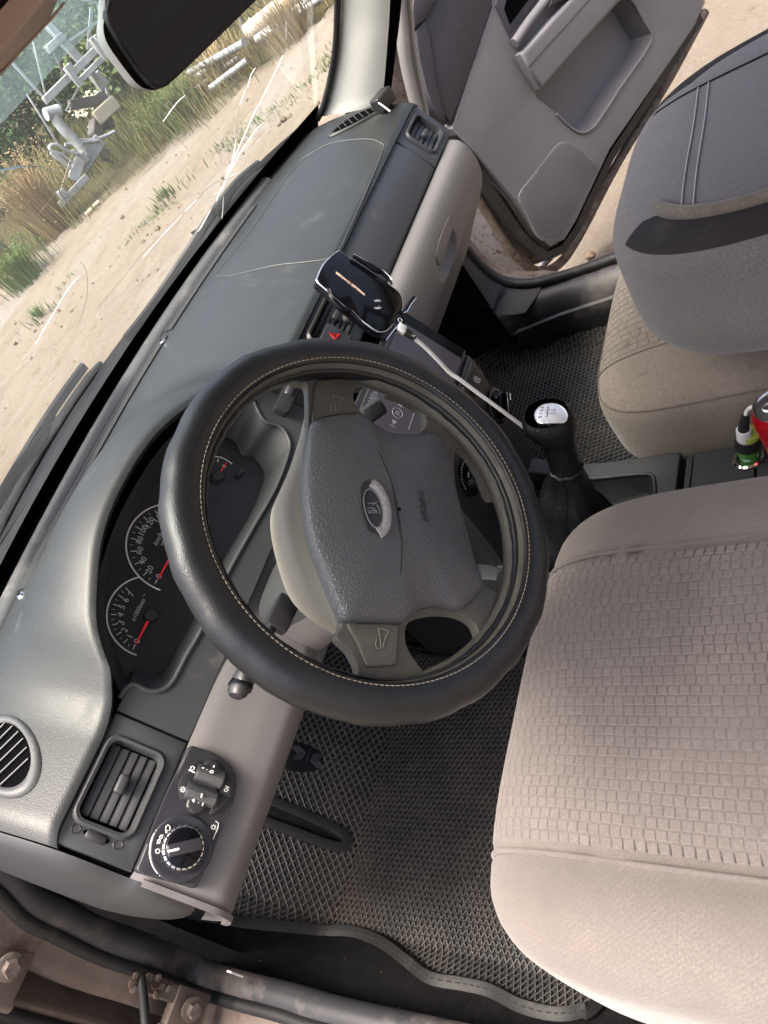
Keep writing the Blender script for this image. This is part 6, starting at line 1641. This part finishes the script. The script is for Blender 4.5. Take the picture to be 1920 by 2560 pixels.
for a, b, w in (((80, 515), (395, 860), .014), ((285, 360), (400, 850), .008), ((700, -10), (960, 65), .012), ((605, 350), (845, 185), .010), ((230, 810), (500, 1240), .009), ((570, 960), (695, 735), .010), ((755, 430), (785, 60), .009), ((770, 430), (800, 80), .007), ((840, 40), (890, 190), .010), ((470, 850), (540, 920), .007), ((915, 760), (950, 900), .012), ((860, 880), (880, 960), .014), ((470, 460), (560, 650), .016)):
    beam("stay_wire", a, b, w, m_steel if w < .016 else m_steeld, -.02)
def rtube(name, pts, r, mt, o=0.0, sc=None): return tube(name, [PR(u, v, o) for u, v in catm([A(q) for q in zr(pts)], 4)], r, mt, rig, n=10)
rtube("cylinder_head", [(395, 990), (450, 975), (515, 955)], .065, m_steel, -.25)
rtube("cylinder_arm", [(460, 985), (520, 1080), (570, 1140), (640, 1205)], .055, m_steel, -.25)
rtube("cylinder_arm", [(630, 1200), (690, 1270), (745, 1350)], .050, m_steel, -.25)
rtube("hydraulic_hose", [(620, 1400), (540, 1340), (460, 1310), (428, 1280), (450, 1252), (510, 1260), (590, 1310), (700, 1335)], .018, m_steel, -.3)
rtube("hydraulic_hose", [(470, 1320), (560, 1325), (640, 1300)], .014, m_steel, -.28)
rtube("bent_bar", [(640, 1210), (760, 1215), (880, 1190), (990, 1140)], .022, m_steel, -.2)
rtube("bent_bar", [(560, 1250), (700, 1235), (860, 1215)], .018, m_steel, -.22)
beam("side_plate", (830, 1030), (1010, 870), .075, mat("pale_wood_plate", (.40, .37, .29), .8, .2, var=.15, vscale=8), -.1, flat=.2)
beam("side_plate", (870, 1200), (700, 1460), .075, m_steel, -.2, flat=.25)
beam("side_plate", (745, 1340), (650, 1470), .060, m_steel, -.28, flat=.3)
beam("black_roller", (600, 910), (925, 855), .050, m_steeld, 0)
beam("gear_box", (780, 1090), (880, 1130), .10, m_steeld, .1)
beam("gear_box", (850, 1060), (960, 1040), .085, m_steeld, .15)
zr2 = zm(0, 380, .25316)
def beam2(name, a, b, w, mt, o=0.0, flat=.6):
    p, q = PR(*zr2([a])[0], o), PR(*zr2([b])[0], o); d = nrm(q - p); n = nrm(RN0 - d * (RN0 @ d)); s = np.cross(d, n)
    box(name, (p + q) / 2, (d * np.linalg.norm(q - p) / 2, s * w, n * w * flat), mt, rig, w * .2, 1)
beam2("hitch_blade", (800, 60), (715, 280), .060, m_steel, -.3, .3)
beam2("drawbar", (590, 530), (860, 240), .035, m_steel, -.35)
beam2("drawbar", (500, 0), (720, 175), .025, m_steel, -.3)
beam2("drawbar_foot", (575, 440), (650, 400), .05, m_steel, -.35)
for k in range(5):
    a = 2.2 + k * .3; rtube("spring_tine", [(860 + 20 * k, 1250 + 10 * k), (850 + 24 * k, 1330 + 12 * k), (900 + 22 * k, 1400)], .010, m_steeld, -.1)
# pale flower heads in the weeds inside the frame
parts = []
for k in range(150):
    if k < 60: q = zr([(random.gauss(700, 40), random.gauss(950, 40))])[0]
    elif k < 100: q = zr([(random.gauss(770, 40), random.gauss(840, 25))])[0]
    else: q = (random.uniform(520, 640), random.uniform(20, 160))
    p = PR(*q, random.uniform(.1, .6)); p[2] = max(.1, p[2]); parts.append(blob(p, random.uniform(.012, .026)))
M("white_flowers", *join_vf(parts), mat("pale_petals", (.62, .60, .47), .8, .2), None, 0, kind="stuff", label="pale flower heads among the weeds round the machine", cat="flowers")
# ---- pipes lying in the grass right of the mirror
z3_ = zm(420, 0, .26522)
def pipe(label, a, b, r, mt, lift=.12, o=0.0):
    p, q = [PZ(*z3_([t])[0], lift) for t in (a, b)]; p, q = p + EZ * 0, q + EZ * o
    d = nrm(q - p)
    n = 12; V_ = []; F_ = []
    vs, fc_ = sweep_vf([p, q], circ(r, n)); vs2, fc2 = sweep_vf([p - d * .001, q + d * .001], circ(r * .82, n))
    return M("steel_pipe", *join_vf([(vs, fc_)]), mt, None, 50, label=label, cat="pipe", group="steel pipes lying in the grass")
pipe("thin pale pipe lying lowest in the grass right of the mirror", (400, 832), (745, 570), .030, m_steel)
pipe("thin pale pipe second from below in the grass right of the mirror", (272, 842), (665, 540), .030, m_steel)
pipe("bluish pipe third from below, touching the mirror edge", (280, 725), (640, 450), .035, m_steel, .2)
pipe("bluish pipe topmost of the thin pipes by the mirror", (200, 690), (720, 400), .035, m_steel, .25)
pipe("thick pale log-like pipe running up to the top edge", (760, 325), (1190, -20), .10, mat("weathered_pipe", (.42, .37, .32), .7, .3, .1, var=.2, vscale=5), .15)
pipe("grey pipe below the thick pale one near the pillar", (840, 380), (1330, 20), .05, m_steel, .1)
pipe("thin grey pipe nearest the track by the pillar", (930, 330), (1440, -10), .03, m_steel, .1)
pst = thing("leaning_post", "dark leaning steel post between the pipes and the bushes", "post", PZ(*z3_([(755, 470)])[0], 0))
p0 = PZ(*z3_([(755, 470)])[0], 0.0)
tube("post", [p0, PL(*z3_([(680, 170)])[0], p0, (.3, 1, 0))], .028, m_steeld, pst, n=8)
tube("brace", [p0 + A((.2, .1, 0)), PL(*z3_([(770, 170)])[0], p0 + A((.1, .1, 0)), (.3, 1, 0))], .016, m_steel, pst, n=8)
stk_ = M("pale_stick", *sweep_vf([PZ(*zr2([q])[0], .03) for q in ((850, 622), (910, 560), (978, 492))], circ(.022, 8)), mat("pale_wood", (.50, .42, .30), .8, .2), None, 50, label="pale wooden stick lying on the edge of the track", cat="stick")
# green box at the left edge
gp0 = PZ(34, 635, 0); gpx = nrm(A((.85, -.52, 0)))
m_gcont = mat("faded_green_paint", (.10, .22, .13), .6, .4, var=.12)
gc_ = thing("green_container", "green slatted metal box at the left edge of the view", "container", gp0)
gd2 = A((.52, .85, 0))
for k in range(3):
    box("side_panel", gp0 - gpx * .55 + EZ * (.16 + .19 * k), (gpx * .55, gd2 * .03, EZ * .088), m_gcont, gc_, .015, 2)
box("box_body", gp0 - gpx * .55 + gd2 * .42 + EZ * .32, (gpx * .54, gd2 * .38, EZ * .30), m_gcont, gc_, .02, 1)
